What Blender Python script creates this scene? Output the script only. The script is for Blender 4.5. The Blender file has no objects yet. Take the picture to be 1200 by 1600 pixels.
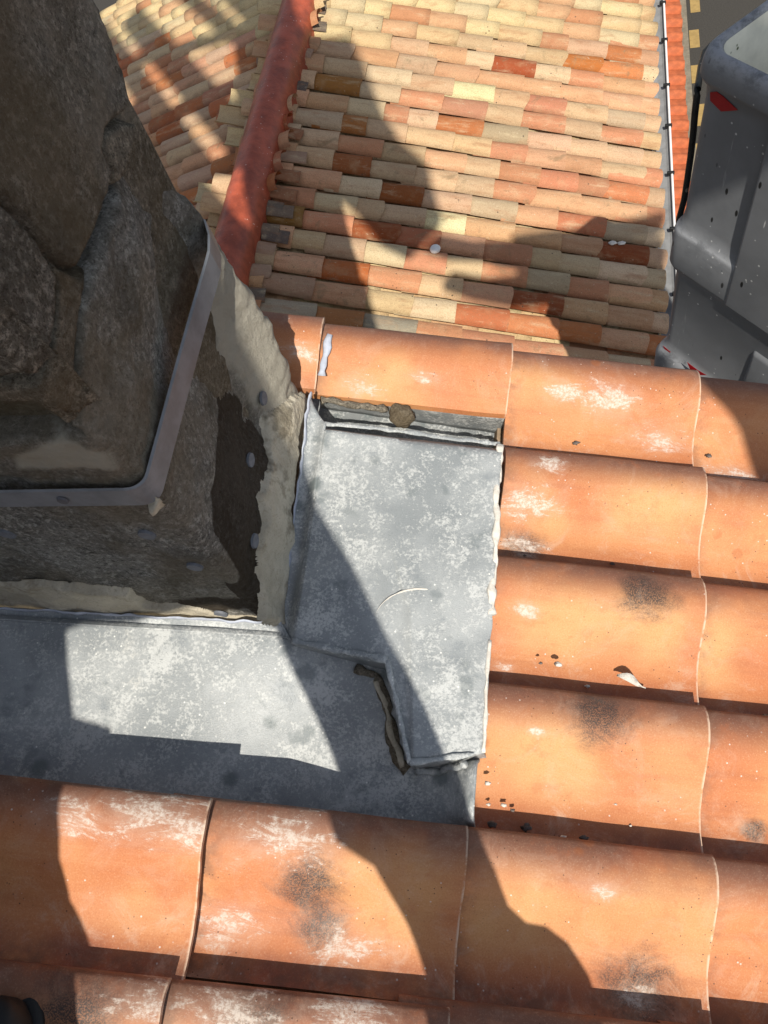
import bpy, bmesh, math, random
import numpy as np
from mathutils import Vector, Matrix, noise

random.seed(7)
rng = random.Random(11)
S = bpy.context.scene
COL = S.collection

# ------------------------------------------------------------------ camera
# world: X = down the roof slope (horizontal), Y = along the ridge, away, Z = up.  Camera at the origin.
R = np.array([[0.9704457311837157, 0.12334690667862244, -0.20741413510201928],
              [0.02069240682215743, -0.8988676353156257, -0.4377314227720017],
              [-0.24043067010514657, 0.4205026929698664, -0.8748546039644987]])
F = 1202.0
cam_d = bpy.data.cameras.new('camera')
cam = bpy.data.objects.new('camera', cam_d)
COL.objects.link(cam)
M = Matrix.Identity(4)
for r in range(3):
    M[r][0] = R[0][r]; M[r][1] = -R[1][r]; M[r][2] = -R[2][r]
cam.matrix_world = M
cam_d.sensor_fit = 'AUTO'; cam_d.sensor_width = 36.0
cam_d.lens = F / 1600 * 36.0
cam_d.clip_start = 0.02; cam_d.clip_end = 400
S.camera = cam

# ------------------------------------------------------------------ light
SUN = np.array([.32, -1.0, 1.42]); SUN = SUN / np.linalg.norm(SUN)     # towards the sun
elev = math.asin(SUN[2]); azim = math.atan2(SUN[0], SUN[1])
w = bpy.data.worlds.new('World'); S.world = w; w.use_nodes = True
nt = w.node_tree
bg = nt.nodes['Background']
sky = nt.nodes.new('ShaderNodeTexSky')
sky.sky_type = 'NISHITA'; sky.sun_disc = False
sky.sun_elevation = elev; sky.sun_rotation = azim
hs = nt.nodes.new('ShaderNodeHueSaturation'); hs.inputs['Saturation'].default_value = .6
nt.links.new(sky.outputs[0], hs.inputs['Color']); nt.links.new(hs.outputs[0], bg.inputs[0]); bg.inputs[1].default_value = 0.11
sl = bpy.data.lights.new('sun', 'SUN'); sl.energy = 5.0; sl.angle = math.radians(.5); sl.color = (1, .94, .84)
so = bpy.data.objects.new('sun', sl); COL.objects.link(so)
so.rotation_euler = Vector(SUN).to_track_quat('Z', 'Y').to_euler()
so.location = (3, -6, 9)
S.view_settings.view_transform = 'Standard'; S.view_settings.look = 'None'
S.view_settings.exposure = 0.13; S.view_settings.gamma = 1.0; S.view_settings.use_curve_mapping = False

# ------------------------------------------------------------------ geometry of the place
s1, s2 = math.radians(17.3276), math.radians(18.0)
P0 = np.array([-0.14399909, 0.9590825, -1.23213138])      # near roof: joint 0, row 0
Q0 = np.array([0.42670476, 6.81278123, -4.26789048])      # lower roof: last joint, row 0
U1 = np.array([math.cos(s1), 0, -math.sin(s1)]); N1 = np.array([math.sin(s1), 0, math.cos(s1)])
U2 = np.array([math.cos(s2), 0, -math.sin(s2)]); N2 = np.array([math.sin(s2), 0, math.cos(s2)])
V = np.array([0, 1.0, 0])

def ray(px):
    return R.T @ np.array([px[0] - 600, px[1] - 800, F])
def hit(px, p, n):
    d = ray(px); return d * (np.dot(n, p) / np.dot(n, d))
def near(px, h=0.0):                       # photo point -> (u, v) on the near roof
    D = hit(px, P0 + N1 * h, N1) - P0
    return D @ U1, D @ V
def nearp(u, v, h=0.0):
    return P0 + U1 * u + V * v + N1 * h
def low(px, h=0.0):
    D = hit(px, Q0 + N2 * h, N2) - Q0
    return D @ U2, D @ V
XF, YF = -.488, .367                        # chimney faces
def rface(px): X = hit(px, np.array([XF, 0, 0]), np.array([1., 0, 0])); return X[1], X[2]
YAW_F = .042                                # the front face turns slightly towards the viewer on the left
def yf(x): return YF - YAW_F * (XF - x)
def fface(px): X = hit(px, np.array([XF, YF, 0]), np.array([-YAW_F, 1., 0])); return X[0], X[2]
def horiz(px): d = ray(px); return d[:2] / -d[2]
def fbm(p, o=4, s=1.0):
    return noise.fractal(Vector(p) * s, .9, 2.1, o)

# ------------------------------------------------------------------ object helpers
def link(name, me, parent=None, mat=None):
    o = bpy.data.objects.new(name, me); COL.objects.link(o)
    if mat and me and not me.materials: me.materials.append(mat)
    if parent: o.parent = parent
    return o
def thing(name, label, cat, loc=(0, 0, 0), group=None):
    o = bpy.data.objects.new(name, None); COL.objects.link(o)
    o.location = loc; o.empty_display_size = .1
    return tag(o, label, cat, group)
def tag(o, label, cat, group=None):
    o['label'] = label; o['category'] = cat
    if group: o['group'] = group
    return o
def mesh(name, verts, faces, smooth=True):
    me = bpy.data.meshes.new(name)
    me.from_pydata([tuple(map(float, v)) for v in verts], [], faces)
    if smooth: me.polygons.foreach_set('use_smooth', [True] * len(me.polygons))
    me.update(); return me
def bm_mesh(name, bm, smooth=False):
    me = bpy.data.meshes.new(name); bm.normal_update(); bm.to_mesh(me); bm.free()
    if smooth: me.polygons.foreach_set('use_smooth', [True] * len(me.polygons))
    return me
def box_bm(x0, x1, y0, y1, z0, z1, bev=0.0, seg=2):
    bm = bmesh.new()
    bmesh.ops.create_cube(bm, size=1)
    for v in bm.verts:
        v.co = Vector(((x0 + x1) / 2 + v.co.x * (x1 - x0), (y0 + y1) / 2 + v.co.y * (y1 - y0), (z0 + z1) / 2 + v.co.z * (z1 - z0)))
    if bev: bmesh.ops.bevel(bm, geom=bm.edges[:], offset=bev, segments=seg, profile=.5, affect='EDGES')
    return bm
def inpoly(x, y, poly):
    c = False; n = len(poly); j = n - 1
    for i in range(n):
        xi, yi = poly[i]; xj, yj = poly[j]
        if (yi > y) != (yj > y) and x < (xj - xi) * (y - yi) / (yj - yi) + xi: c = not c
        j = i
    return c
def polydist(x, y, poly):
    m = 9.0; n = len(poly)
    for i in range(n):
        ax, ay = poly[i]; bx, by = poly[(i + 1) % n]
        dx, dy = bx - ax, by - ay
        t = max(0, min(1, ((x - ax) * dx + (y - ay) * dy) / (dx * dx + dy * dy + 1e-12)))
        m = min(m, math.hypot(x - ax - dx * t, y - ay - dy * t))
    return m
def tube(name, pts, rad, parent, mat, seg=8, smooth=True, flat=None):
    P = [Vector(p) for p in pts]; vs = []; fs = []
    up = Vector((.3, .2, 1)).normalized()
    for i, p in enumerate(P):
        t = (P[min(i + 1, len(P) - 1)] - P[max(i - 1, 0)]).normalized()
        a = t.cross(up).normalized(); b = t.cross(a)
        r = rad[i] if isinstance(rad, (list, tuple)) else rad
        for k in range(seg):
            q = 2 * math.pi * k / seg
            d_ = a * math.cos(q) * r + b * math.sin(q) * r
            if flat is not None: d_ -= flat[0] * d_.dot(flat[0]) * (1 - flat[1])
            vs.append(p + d_)
    for i in range(len(P) - 1):
        for k in range(seg):
            fs.append((i * seg + k, i * seg + (k + 1) % seg, (i + 1) * seg + (k + 1) % seg, (i + 1) * seg + k))
    fs.append(tuple(range(seg))[::-1]); fs.append(tuple((len(P) - 1) * seg + k for k in range(seg)))
    return link(name, mesh(name, vs, fs, smooth), parent, mat)

# ------------------------------------------------------------------ materials
class NM:
    """tiny node builder"""
    def __init__(s, name, rough=.8, spec=.3, metal=0.0):
        s.m = bpy.data.materials.new(name); s.m.use_nodes = True
        s.t = s.m.node_tree; s.b = s.t.nodes['Principled BSDF']
        s.b.inputs['Roughness'].default_value = rough
        s.b.inputs['Specular IOR Level'].default_value = spec
        s.b.inputs['Metallic'].default_value = metal
        s.tc = s.t.nodes.new('ShaderNodeTexCoord'); s.obj = s.tc.outputs['Object']
    def n(s, t): return s.t.nodes.new(t)
    def L(s, a, b): s.t.links.new(a, b)
    def put(s, sock, v):
        if isinstance(v, (int, float)): sock.default_value = v
        elif isinstance(v, (tuple, list)): sock.default_value = v if len(v) == len(sock.default_value) else tuple(v) + (1,)
        else: s.L(v, sock)
    def randoff(s, k=9.0):                       # object coords shifted per object
        oi = s.n('ShaderNodeObjectInfo')
        a = s.n('ShaderNodeVectorMath'); a.operation = 'SCALE'; s.put(a.inputs[0], (k, k * 1.7, k * .6)); s.L(oi.outputs['Random'], a.inputs['Scale'])
        b = s.n('ShaderNodeVectorMath'); s.L(s.obj, b.inputs[0]); s.L(a.outputs[0], b.inputs[1])
        s.oi = oi; return b.outputs[0]
    def map(s, vec, scale): 
        m = s.n('ShaderNodeMapping'); s.L(vec, m.inputs[0]); m.inputs['Scale'].default_value = scale; return m.outputs[0]
    def noise(s, scale, det=5, rough=.55, vec=None, dist=0.0):
        q = s.n('ShaderNodeTexNoise'); s.L(vec or s.obj, q.inputs['Vector'])
        q.inputs['Scale'].default_value = scale; q.inputs['Detail'].default_value = det
        q.inputs['Roughness'].default_value = rough; q.inputs['Distortion'].default_value = dist
        return q.outputs['Fac']
    def voro(s, scale, vec=None, feat='F1'):
        q = s.n('ShaderNodeTexVoronoi'); s.L(vec or s.obj, q.inputs['Vector']); q.feature = feat
        q.inputs['Scale'].default_value = scale; return q.outputs['Distance']
    def ramp(s, fac, a, b):                      # smooth 0..1 between a and b
        q = s.n('ShaderNodeMapRange'); q.interpolation_type = 'SMOOTHSTEP'
        s.put(q.inputs[0], fac); q.inputs[1].default_value = a; q.inputs[2].default_value = b; return q.outputs[0]
    def math(s, op, a, b=0.0, c=None):
        q = s.n('ShaderNodeMath'); q.operation = op; s.put(q.inputs[0], a); s.put(q.inputs[1], b)
        if c is not None: s.put(q.inputs[2], c)
        return q.outputs[0]
    def mul(s, a, b): return s.math('MULTIPLY', a, b)
    def mix(s, fac, a, b):
        q = s.n('ShaderNodeMix'); q.data_type = 'RGBA'; s.put(q.inputs[0], fac); s.put(q.inputs[6], a); s.put(q.inputs[7], b); return q.outputs[2]
    def attr(s, name, typ='GEOMETRY'):
        q = s.n('ShaderNodeAttribute'); q.attribute_type = typ; q.attribute_name = name; return q
    def sep(s, v):
        q = s.n('ShaderNodeSeparateXYZ'); s.L(v, q.inputs[0]); return q.outputs
    def bump(s, h, strength=.3, dist=.004, nrm=None):
        q = s.n('ShaderNodeBump'); q.inputs['Strength'].default_value = strength; q.inputs['Distance'].default_value = dist
        s.L(h, q.inputs['Height'])
        if nrm is not None: s.L(nrm, q.inputs['Normal'])
        return q.outputs[0]
    def done(s, col, nrm=None, rough=None):
        s.put(s.b.inputs['Base Color'], col)
        if nrm is not None: s.L(nrm, s.b.inputs['Normal'])
        if rough is not None: s.put(s.b.inputs['Roughness'], rough)
        return s.m

def mat_new_tile():
    k = NM('new_terracotta', .62, .35); ro = k.randoff()
    big = k.noise(3.2, 3, .5, k.map(ro, (1, 1.6, 1)))
    c = k.mix(k.ramp(big, .38, .66), (.46, .158, .058), (.55, .230, .092))
    st = k.noise(30, 5, .65, k.map(ro, (.09, 1, 1)))
    c = k.mix(k.mul(k.ramp(st, .5, .75), .35), c, (.60, .32, .16))
    c = k.mix(k.mul(k.ramp(st, .5, .28), .40), c, (.30, .095, .04))
    x, y, z = k.sep(k.obj)
    # yellow tongue across the middle of each tile, redder and darker towards the long edges
    fl = k.mul(k.ramp(k.noise(4.5, 3, .5, k.map(ro, (1, .6, 1))), .42, .68), k.mul(k.ramp(y, -.205, -.125), k.ramp(y, -.01, -.075)))
    c = k.mix(k.mul(fl, .65), c, (.59, .335, .135))
    red = k.math('MAXIMUM', k.ramp(y, -.05, -.004), k.ramp(y, -.165, -.215))
    c = k.mix(k.mul(red, k.ramp(k.noise(9, 4, .6, ro), .2, .65)), c, (.30, .095, .05))
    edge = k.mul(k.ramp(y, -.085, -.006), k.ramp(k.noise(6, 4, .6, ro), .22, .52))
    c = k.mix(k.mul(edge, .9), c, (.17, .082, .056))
    gr = k.noise(420, 4, .65, ro)
    c = k.mix(k.mul(k.ramp(gr, .5, .75), .25), c, (.72, .46, .28))
    c = k.mix(k.mul(k.ramp(gr, .48, .3), .35), c, (.30, .10, .04))
    c = k.mix(k.mul(k.ramp(k.noise(28, 6, .65, ro), .52, .72), .35), c, (.40, .13, .05))
    # round rusty blotches
    c = k.mix(k.mul(k.ramp(k.voro(16, ro), .20, .12), k.mul(k.ramp(k.noise(5, 2, .5, ro), .55, .62), .45)), c, (.36, .11, .03))
    # soot and lime bloom, placed per tile
    for nm, tint in (('soot_a', (.035, .028, .026)), ('soot_b', (.05, .04, .036))):
        a = k.attr(nm, 'OBJECT'); ax, ay, ar = k.sep(a.outputs['Vector'])
        dx = k.math('SUBTRACT', x, ax); dy = k.mul(k.math('SUBTRACT', y, ay), 1.15)
        d = k.math('SQRT', k.math('ADD', k.mul(dx, dx), k.mul(dy, dy)))
        q = k.math('DIVIDE', d, k.math('ADD', ar, .0001))
        q = k.math('ADD', q, k.mul(k.math('SUBTRACT', k.noise(22, 9, .75, k.map(ro, (.7, 1, 1)), .8), .5), 2.1))
        speck = k.math('ADD', .5, k.mul(k.ramp(k.noise(480, 3, .6, ro), .40, .56), .5))
        c = k.mix(k.mul(k.mul(k.ramp(q, 1.4, .25), .95), speck), c, tint)
    lime = None
    for nm in ('lime_a', 'lime_b', 'lime_c'):
        a = k.attr(nm, 'OBJECT'); ax, ay, ar = k.sep(a.outputs['Vector'])
        dx = k.mul(k.math('SUBTRACT', x, ax), .6); dy = k.mul(k.math('SUBTRACT', y, ay), 1.25)
        d = k.math('SQRT', k.math('ADD', k.mul(dx, dx), k.mul(dy, dy)))
        q = k.math('DIVIDE', d, k.math('ADD', ar, .0001))
        q = k.math('ADD', q, k.mul(k.math('SUBTRACT', k.noise(17, 8, .75, ro, 1.2), .5), 2.2))
        f = k.ramp(q, 1.15, .0)
        lime = f if lime is None else k.math('MAXIMUM', lime, f)
    cl = k.noise(46, 10, .82, k.map(ro, (.32, 1, 1)), .7)
    flake = k.mul(k.ramp(k.math('ADD', cl, k.mul(k.math('SUBTRACT', lime, .5), .20)), .50, .62), k.math('ADD', .25, k.mul(k.ramp(k.noise(190, 6, .75, ro), .42, .56), .75)))
    lf = k.mul(k.mul(k.ramp(lime, .0, .3), flake), .82)
    c = k.mix(k.mul(lime, .30), c, (.58, .40, .30))
    c = k.mix(lf, c, (.62, .55, .48))
    # stray white drops and faint film
    dots = k.mul(k.ramp(k.voro(75, ro), .13, .07), k.ramp(k.noise(7, 3, .6, ro), .52, .62))
    c = k.mix(k.mul(dots, .75), c, (.66, .60, .54))
    film = k.mul(k.ramp(k.noise(11, 9, .78, ro, 1.1), .48, .68), k.math('ADD', .16, k.mul(k.ramp(y, -.13, -.19), .28)))
    c = k.mix(film, c, (.60, .45, .34))
    dirt = k.mul(k.math('MAXIMUM', k.ramp(y, -.185, -.225), k.ramp(x, -.335, -.375)), k.ramp(k.noise(24, 7, .7, ro), .38, .62))
    c = k.mix(k.mul(dirt, .6), c, (.13, .075, .05))
    pits = k.ramp(k.voro(95, ro), .13, .06)
    c = k.mix(k.mul(pits, k.ramp(k.noise(11, 2, .5, ro), .50, .58)), c, (.10, .05, .03))
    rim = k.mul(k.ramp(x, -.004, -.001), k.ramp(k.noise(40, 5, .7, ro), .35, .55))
    c = k.mix(k.mul(rim, .7), c, (.66, .50, .37))  # pale lip: the sunlit edge line painted into the clay colour
    h = k.math('ADD', k.mul(k.noise(210, 4, .6, ro), .4), k.math('ADD', k.noise(22, 4, .55, ro), k.mul(lf, .8)))
    return k.done(c, k.bump(h, .22, .004), k.math('ADD', .50, k.mul(k.noise(14, 4, .6, ro), .25)))

def mat_old_tile(name, island=False):
    k = NM(name, .85, .2); ro = k.randoff(23)
    if island:
        g = k.n('ShaderNodeNewGeometry'); rp = g.outputs['Random Per Island']
        q = k.n('ShaderNodeValToRGB'); k.L(rp, q.inputs[0]); e = q.color_ramp; e.interpolation = 'CONSTANT'
        for i, (p, cc) in enumerate([(0, (.54, .39, .21)), (.3, (.58, .45, .24)), (.55, (.52, .31, .17)), (.75, (.52, .42, .25)), (.9, (.46, .22, .11))]):
            el = e.elements[i] if i < 2 else e.elements.new(p)
            el.position = p; el.color = cc + (1,)
        base = q.outputs[0]; ro = k.obj
    else:
        base = k.oi.outputs['Color']
    n1 = k.noise(9, 5, .6, ro)
    st = k.noise(16, 6, .68, k.map(ro, (.22, 1, 1)))
    c = k.mix(k.mul(k.ramp(n1, .48, .74), .30), base, (.52, .37, .21))
    c = k.mix(k.mul(k.ramp(st, .50, .72), .55), c, (.33, .155, .075))
    c = k.mix(k.mul(k.ramp(st, .47, .28), .45), c, (.60, .49, .31))
    if not island:
        c = k.mix(k.mul(k.ramp(k.noise(7, 7, .72, ro, .7), .57, .70), .55), c, (.19, .15, .085))         # lichen film
        c = k.mix(k.mul(k.ramp(k.noise(48, 6, .75, ro, .6), .61, .68), .6), c, (.62, .54, .40))
        y_ = k.sep(k.obj)[1]
        c = k.mix(k.mul(k.ramp(y_, .035, .085), k.mul(k.ramp(k.noise(12, 4, .6, ro), .3, .6), .5)), c, (.20, .115, .075))  # side turned from the sun darkened: shade painted into the colour
    c = k.mix(k.mul(k.ramp(k.noise(140, 4, .7, ro), .47, .62), .35), c, (.20, .115, .06))
    c = k.mix(k.mul(k.ramp(k.voro(22, ro), .14, .08), k.ramp(k.noise(6, 2, .5, ro), .58, .64)), c, (.07, .055, .04))
    h = k.math('ADD', k.noise(40, 6, .65, ro), k.mul(k.noise(8, 3, .5, ro), 1.6))
    return k.done(c, k.bump(h, .6, .009))

def mat_zinc(name='weathered_lead', dark=1.0):
    k = NM(name, .55, .4, 0.0)
    d = dark
    g = k.noise(6, 5, .6)
    c = k.mix(k.ramp(g, .35, .65), (.245 * d, .264 * d, .270 * d), (.385 * d, .402 * d, .402 * d))
    fine = k.noise(190, 6, .7, None, .3); grain = k.noise(520, 2, .6); mid = k.math('ADD', k.mul(k.noise(4.5, 8, .75, None, .3), .5), k.mul(k.noise(21, 7, .75, None, .3), .5))
    sp = k.math('ADD', fine, k.mul(k.math('SUBTRACT', mid, .5), 1.5))
    wh = k.ramp(sp, .45, .64)
    c = k.mix(k.mul(wh, .66), c, (.62, .63, .61))
    c = k.mix(k.mul(k.ramp(k.noise(16, 3, .5, k.map(k.obj, (1, 1, 1))), .60, .68), .55), c, (.15, .175, .18))
    wh2 = k.mul(k.ramp(k.noise(4.2, 9, .74, None, .3), .60, .70), k.ramp(fine, .36, .5))
    c = k.mix(k.mul(wh2, .8), c, (.66, .65, .60))
    c = k.mix(k.mul(k.ramp(k.voro(13), .27, .12), k.mul(k.ramp(k.noise(5.1, 2), .46, .54), .75)), c, (.12, .145, .145))
    c = k.mix(k.mul(k.ramp(k.noise(11, 6, .65), .56, .70), .45), c, (.14, .165, .185))
    c = k.mix(k.mul(k.ramp(grain, .55, .7), .3), c, (.10, .12, .13))
    drops = k.mul(k.ramp(k.voro(60), .12, .06), k.ramp(k.noise(8, 2), .48, .56))
    c = k.mix(drops, c, (.74, .74, .70))
    h = k.math('ADD', k.mul(wh, .6), k.math('ADD', k.mul(grain, .5), k.noise(12, 3)))
    return k.done(c, k.bump(h, .35, .004), k.math('ADD', .45, k.mul(wh, .4)))

def mat_stone(name, c0, c1, lic=(.42, .40, .35)):
    k = NM(name, .92, .15)
    ro = k.randoff(3)
    big = k.noise(6, 6, .65, ro, .4); fine = k.noise(110, 7, .72, ro)
    c = k.mix(k.ramp(big, .34, .66), c0, c1)
    c = k.mix(k.mul(k.ramp(fine, .48, .62), .7), c, tuple(x * 2.0 for x in c1))
    c = k.mix(k.mul(k.ramp(k.noise(160, 4, .7, ro), .54, .64), .7), c, tuple(x * .3 for x in c0))
    c = k.mix(k.mul(k.ramp(k.noise(420, 3, .6, ro), .56, .64), .5), c, tuple(x * 1.1 for x in lic))
    c = k.mix(k.mul(k.ramp(k.noise(380, 3, .6, k.map(ro, (1, 1.3, .8))), .56, .64), .5), c, tuple(x * .3 for x in c0))
    c = k.mix(k.mul(k.ramp(k.noise(20, 9, .8, ro), .52, .64), k.mul(k.ramp(big, .45, .62), .5)), c, lic)
    c = k.mix(k.mul(k.ramp(k.noise(48, 8, .8, ro), .55, .66), .75), c, tuple(x * .35 for x in c0))
    c = k.mix(k.mul(k.ramp(k.noise(3.2, 4, .6, ro), .48, .62), .5), c, (c1[0] * .62, c1[1] * .55, c1[2] * .42))
    c = k.mix(k.mul(k.ramp(k.voro(150, ro), .22, .12), k.mul(k.ramp(k.noise(40, 3, .6, ro), .52, .60), .7)), c, tuple(x * 1.15 for x in lic))
    shell = k.mul(k.ramp(k.voro(42, ro), .17, .10), k.ramp(k.noise(19, 2, .5, ro), .55, .61))
    c = k.mix(k.mul(shell, .8), c, (.36, .33, .27))
    g1 = k.noise(150, 7, .78, ro); g2 = k.noise(70, 8, .8, ro, .4)
    c = k.mix(k.mul(k.ramp(g1, .48, .36), .55), c, tuple(x * .25 for x in c0))
    c = k.mix(k.mul(k.ramp(g1, .54, .66), .45), c, tuple(x * 1.1 for x in lic))
    c = k.mix(k.mul(k.ramp(g2, .46, .36), .4), c, tuple(x * .3 for x in c0))
    b1 = k.noise(7, 7, .68, ro, .6); b2 = k.noise(2.6, 5, .6, ro, .3)
    c = k.mix(k.mul(k.ramp(b1, .50, .64), .55), c, (c0[0] * .45, c0[1] * .40, c0[2] * .32))
    c = k.mix(k.mul(k.ramp(b1, .46, .34), .40), c, tuple(x * 1.05 for x in lic))
    c = k.mix(k.mul(k.ramp(b2, .52, .62), .45), c, (c1[0] * .6, c1[1] * .5, c1[2] * .36))
    at = k.attr('stain_and_sun'); r_, g_, b_ = k.sep(at.outputs['Vector'])
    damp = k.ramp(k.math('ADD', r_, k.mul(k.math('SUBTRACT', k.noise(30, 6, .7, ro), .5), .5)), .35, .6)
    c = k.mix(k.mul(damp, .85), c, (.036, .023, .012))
    pale = k.ramp(k.math('ADD', g_, k.mul(k.math('SUBTRACT', k.noise(16, 6, .7, ro), .5), 1.0)), .35, .75)
    c = k.mix(k.mul(pale, .85), c, (.58, .54, .44))
    h = k.math('ADD', k.mul(k.noise(16, 5, .6, ro), 1.3), k.math('ADD', k.mul(g2, 1.6), k.math('ADD', k.mul(g1, .9), k.mul(shell, .5))))
    return k.done(c, k.bump(h, .9, .008))

def mat_plaster():
    k = NM('cream_plaster', .92, .15)
    c = k.mix(k.ramp(k.noise(8, 6, .65), .35, .65), (.40, .355, .27), (.56, .51, .405))
    c = k.mix(k.mul(k.ramp(k.noise(22, 8, .75, None, .5), .54, .66), .6), c, (.24, .20, .14))
    c = k.mix(k.mul(k.ramp(k.noise(260, 4, .65), .54, .66), .4), c, (.26, .22, .16))
    c = k.mix(k.mul(k.ramp(k.noise(5, 5, .7), .60, .68), .7), c, (.13, .11, .075))
    h = k.math('ADD', k.mul(k.noise(26, 6, .65), 1.4), k.noise(200, 4, .6))
    return k.done(c, k.bump(h, .55, .006))

def mat_plain(name, col, rough=.8, spec=.3, var=.25, scale=20, bump=.15, metal=0.0, spots=None):
    k = NM(name, rough, spec, metal)
    n = k.noise(scale, 6, .65)
    c = k.mix(k.ramp(n, .3, .7), tuple(x * (1 - var) for x in col), tuple(min(1, x * (1 + var)) for x in col))
    if spots: c = k.mix(k.mul(k.ramp(k.voro(spots[0]), spots[1], spots[1] * .6), k.ramp(k.noise(spots[0] * .2, 2), .5, .58)), c, spots[2])
    return k.done(c, k.bump(k.math('ADD', n, k.mul(k.noise(scale * 8, 4), .4)), bump, .004), k.math('ADD', rough - .08, k.mul(n, .16)))

def mat_bucket():
    k = NM('scuffed_grey_fibreglass', .55, .4)
    k.obj = k.map(k.obj, (.58, .58, .58))
    n = k.noise(7, 6, .65)
    c = k.mix(k.ramp(n, .35, .65), (.128, .134, .143), (.160, .167, .178))
    st = k.noise(26, 5, .7, k.map(k.obj, (1, 1, .10)))
    c = k.mix(k.mul(k.ramp(st, .66, .74), .6), c, (.45, .45, .44))
    wd = k.math('MAXIMUM', k.mul(k.ramp(k.voro(58), .13, .08), k.ramp(k.noise(9, 2), .50, .56)), k.mul(k.ramp(k.voro(40, k.map(k.obj, (1.4, 1.4, .2))), .08, .04), k.ramp(k.noise(7, 2), .54, .58)))
    c = k.mix(k.mul(wd, .8), c, (.55, .55, .54))
    vb = k.voro(34, k.map(k.obj, (1.2, 1.2, .5)))
    c = k.mix(k.mul(k.ramp(vb, .13, .09), k.ramp(k.noise(8, 2, .5, k.map(k.obj, (1, 1.3, .8))), .50, .54)), c, (.008, .008, .008))
    at = k.attr('scuff'); r_ = k.sep(at.outputs['Vector'])[0]
    sc = k.mul(r_, k.ramp(k.noise(32, 8, .75, k.map(k.obj, (1, 1, 1.5))), .36, .56))
    c = k.mix(k.mul(sc, .7), c, (.36, .37, .39))
    c = k.mix(k.mul(r_, k.ramp(k.noise(26, 7, .75), .62, .68)), c, (.02, .02, .022))
    return k.done(c, k.bump(k.math('ADD', k.noise(9, 3), k.mul(k.noise(120, 4), .3)), .12, .004), k.math('ADD', .48, k.mul(n, .25)))

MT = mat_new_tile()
MO = mat_old_tile('old_clay'); MOI = mat_old_tile('old_pan_clay', True)
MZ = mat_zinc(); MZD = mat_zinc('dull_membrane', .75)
MS_G = mat_stone('grey_stone', (.215, .206, .184), (.375, .362, .328))
MS_B = mat_stone('brown_stone', (.172, .156, .128), (.315, .288, .242), (.34, .31, .26))
MMORT = mat_stone('old_mortar', (.20, .172, .13), (.29, .255, .20), (.34, .31, .25))
MPL = mat_plaster()
MSEAL = mat_plain('grey_sealant', (.42, .45, .52), .6, .4, .18, 30)
MSTRAP = mat_plain('galvanised_strap', (.185, .195, .21), .5, .5, .2, 22, .06, .1)
MPLUG = mat_plain('grey_plug', (.15, .16, .18), .7, .3, .2, 60)
MRED = mat_plain('red_membrane', (.34, .072, .034), .42, .45, .32, 8, 1.0, 0, (34, .16, (.60, .42, .36)))
MBK = mat_bucket()
MLINER = mat_plain('cream_liner', (.72, .70, .58), .6, .3, .12, 9, .2, 0, (38, .22, (.10, .11, .04)))
MTAPE = mat_plain('red_tape', (.28, .004, .008), .35, .5, .12, 30)
MBLK = mat_plain('black_rubber', (.012, .012, .012), .6, .4, .3, 40)
MGUT = mat_plain('grey_gutter', (.24, .245, .25), .6, .4, .15, 14)
MWHITE = mat_plain('white_paint', (.78, .77, .75), .5, .4, .06, 14)
MCAST = mat_plain('pale_lime', (.66, .62, .55), .85, .2, .2, 60, .4)
MCRUMB = mat_plain('dark_crumb', (.15, .125, .11), .9, .2, .4, 90, .5)
MEAVE = mat_plain('red_eave_tile', (.46, .125, .05), .7, .3, .22, 13, .3)
MASPH = mat_plain('asphalt', (.052, .048, .042), .9, .2, .3, 60, .4)
MPAVE = mat_plain('pavement_slab', (.15, .125, .09), .9, .2, .25, 9, .3)
MYEL = mat_plain('yellow_road_paint', (.33, .225, .085), .8, .2, .15, 14)
MWALL = mat_plain('pale_render', (.55, .47, .36), .9, .2, .12, 6, .3)
MDECK = mat_plain('roof_mortar_bed', (.30, .22, .15), .95, .1, .3, 20, .4)
MBLOCKER = mat_plain('blocker_grey', (.16, .165, .175), .45, .4, .1, 8)

# ------------------------------------------------------------------ setting: street
def ground():
    z = -8.6
    me = mesh('ground', [(-150, -150, z), (150, -150, z), (150, 150, z), (-150, 150, z)], [(0, 1, 2, 3)], False)
    link('ground', me, None, MASPH)['kind'] = 'structure'
    zc = z + .13
    xe = hit((1076, 60), np.array([0, 0, zc]), np.array([0, 0, 1.]))[0]
    xw = .9
    o = link('pavement', bm_mesh('pavement', box_bm(xw, xe - .16, -40, 60, z - .2, zc)), None, MPAVE); o['kind'] = 'structure'
    o = link('kerb', bm_mesh('kerb', box_bm(xe - .155, xe, -40, 60, z - .2, zc + .004, .01)), None, mat_plain('kerb_stone', (.2, .17, .125), .9, .2, .2, 12)); o['kind'] = 'structure'
    for a, b, x in [(-30, 20, 1083), (47, 75, 1084), (102, 130, 1087), (163, 197, 1094), (225, 262, 1083)]:
        A = hit((x, a), np.array([0, 0, z]), np.array([0, 0, 1.])); B = hit((x, b), np.array([0, 0, z]), np.array([0, 0, 1.]))
        wd = .075
        o = link('road_marking', mesh('road_marking', [(A[0] - wd, A[1], z + .004), (A[0] + wd, A[1], z + .004), (A[0] + wd, B[1], z + .004), (A[0] - wd, B[1], z + .004)], [(0, 3, 2, 1)], False), None, MYEL)
        o['kind'] = 'structure'
ground()

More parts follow.
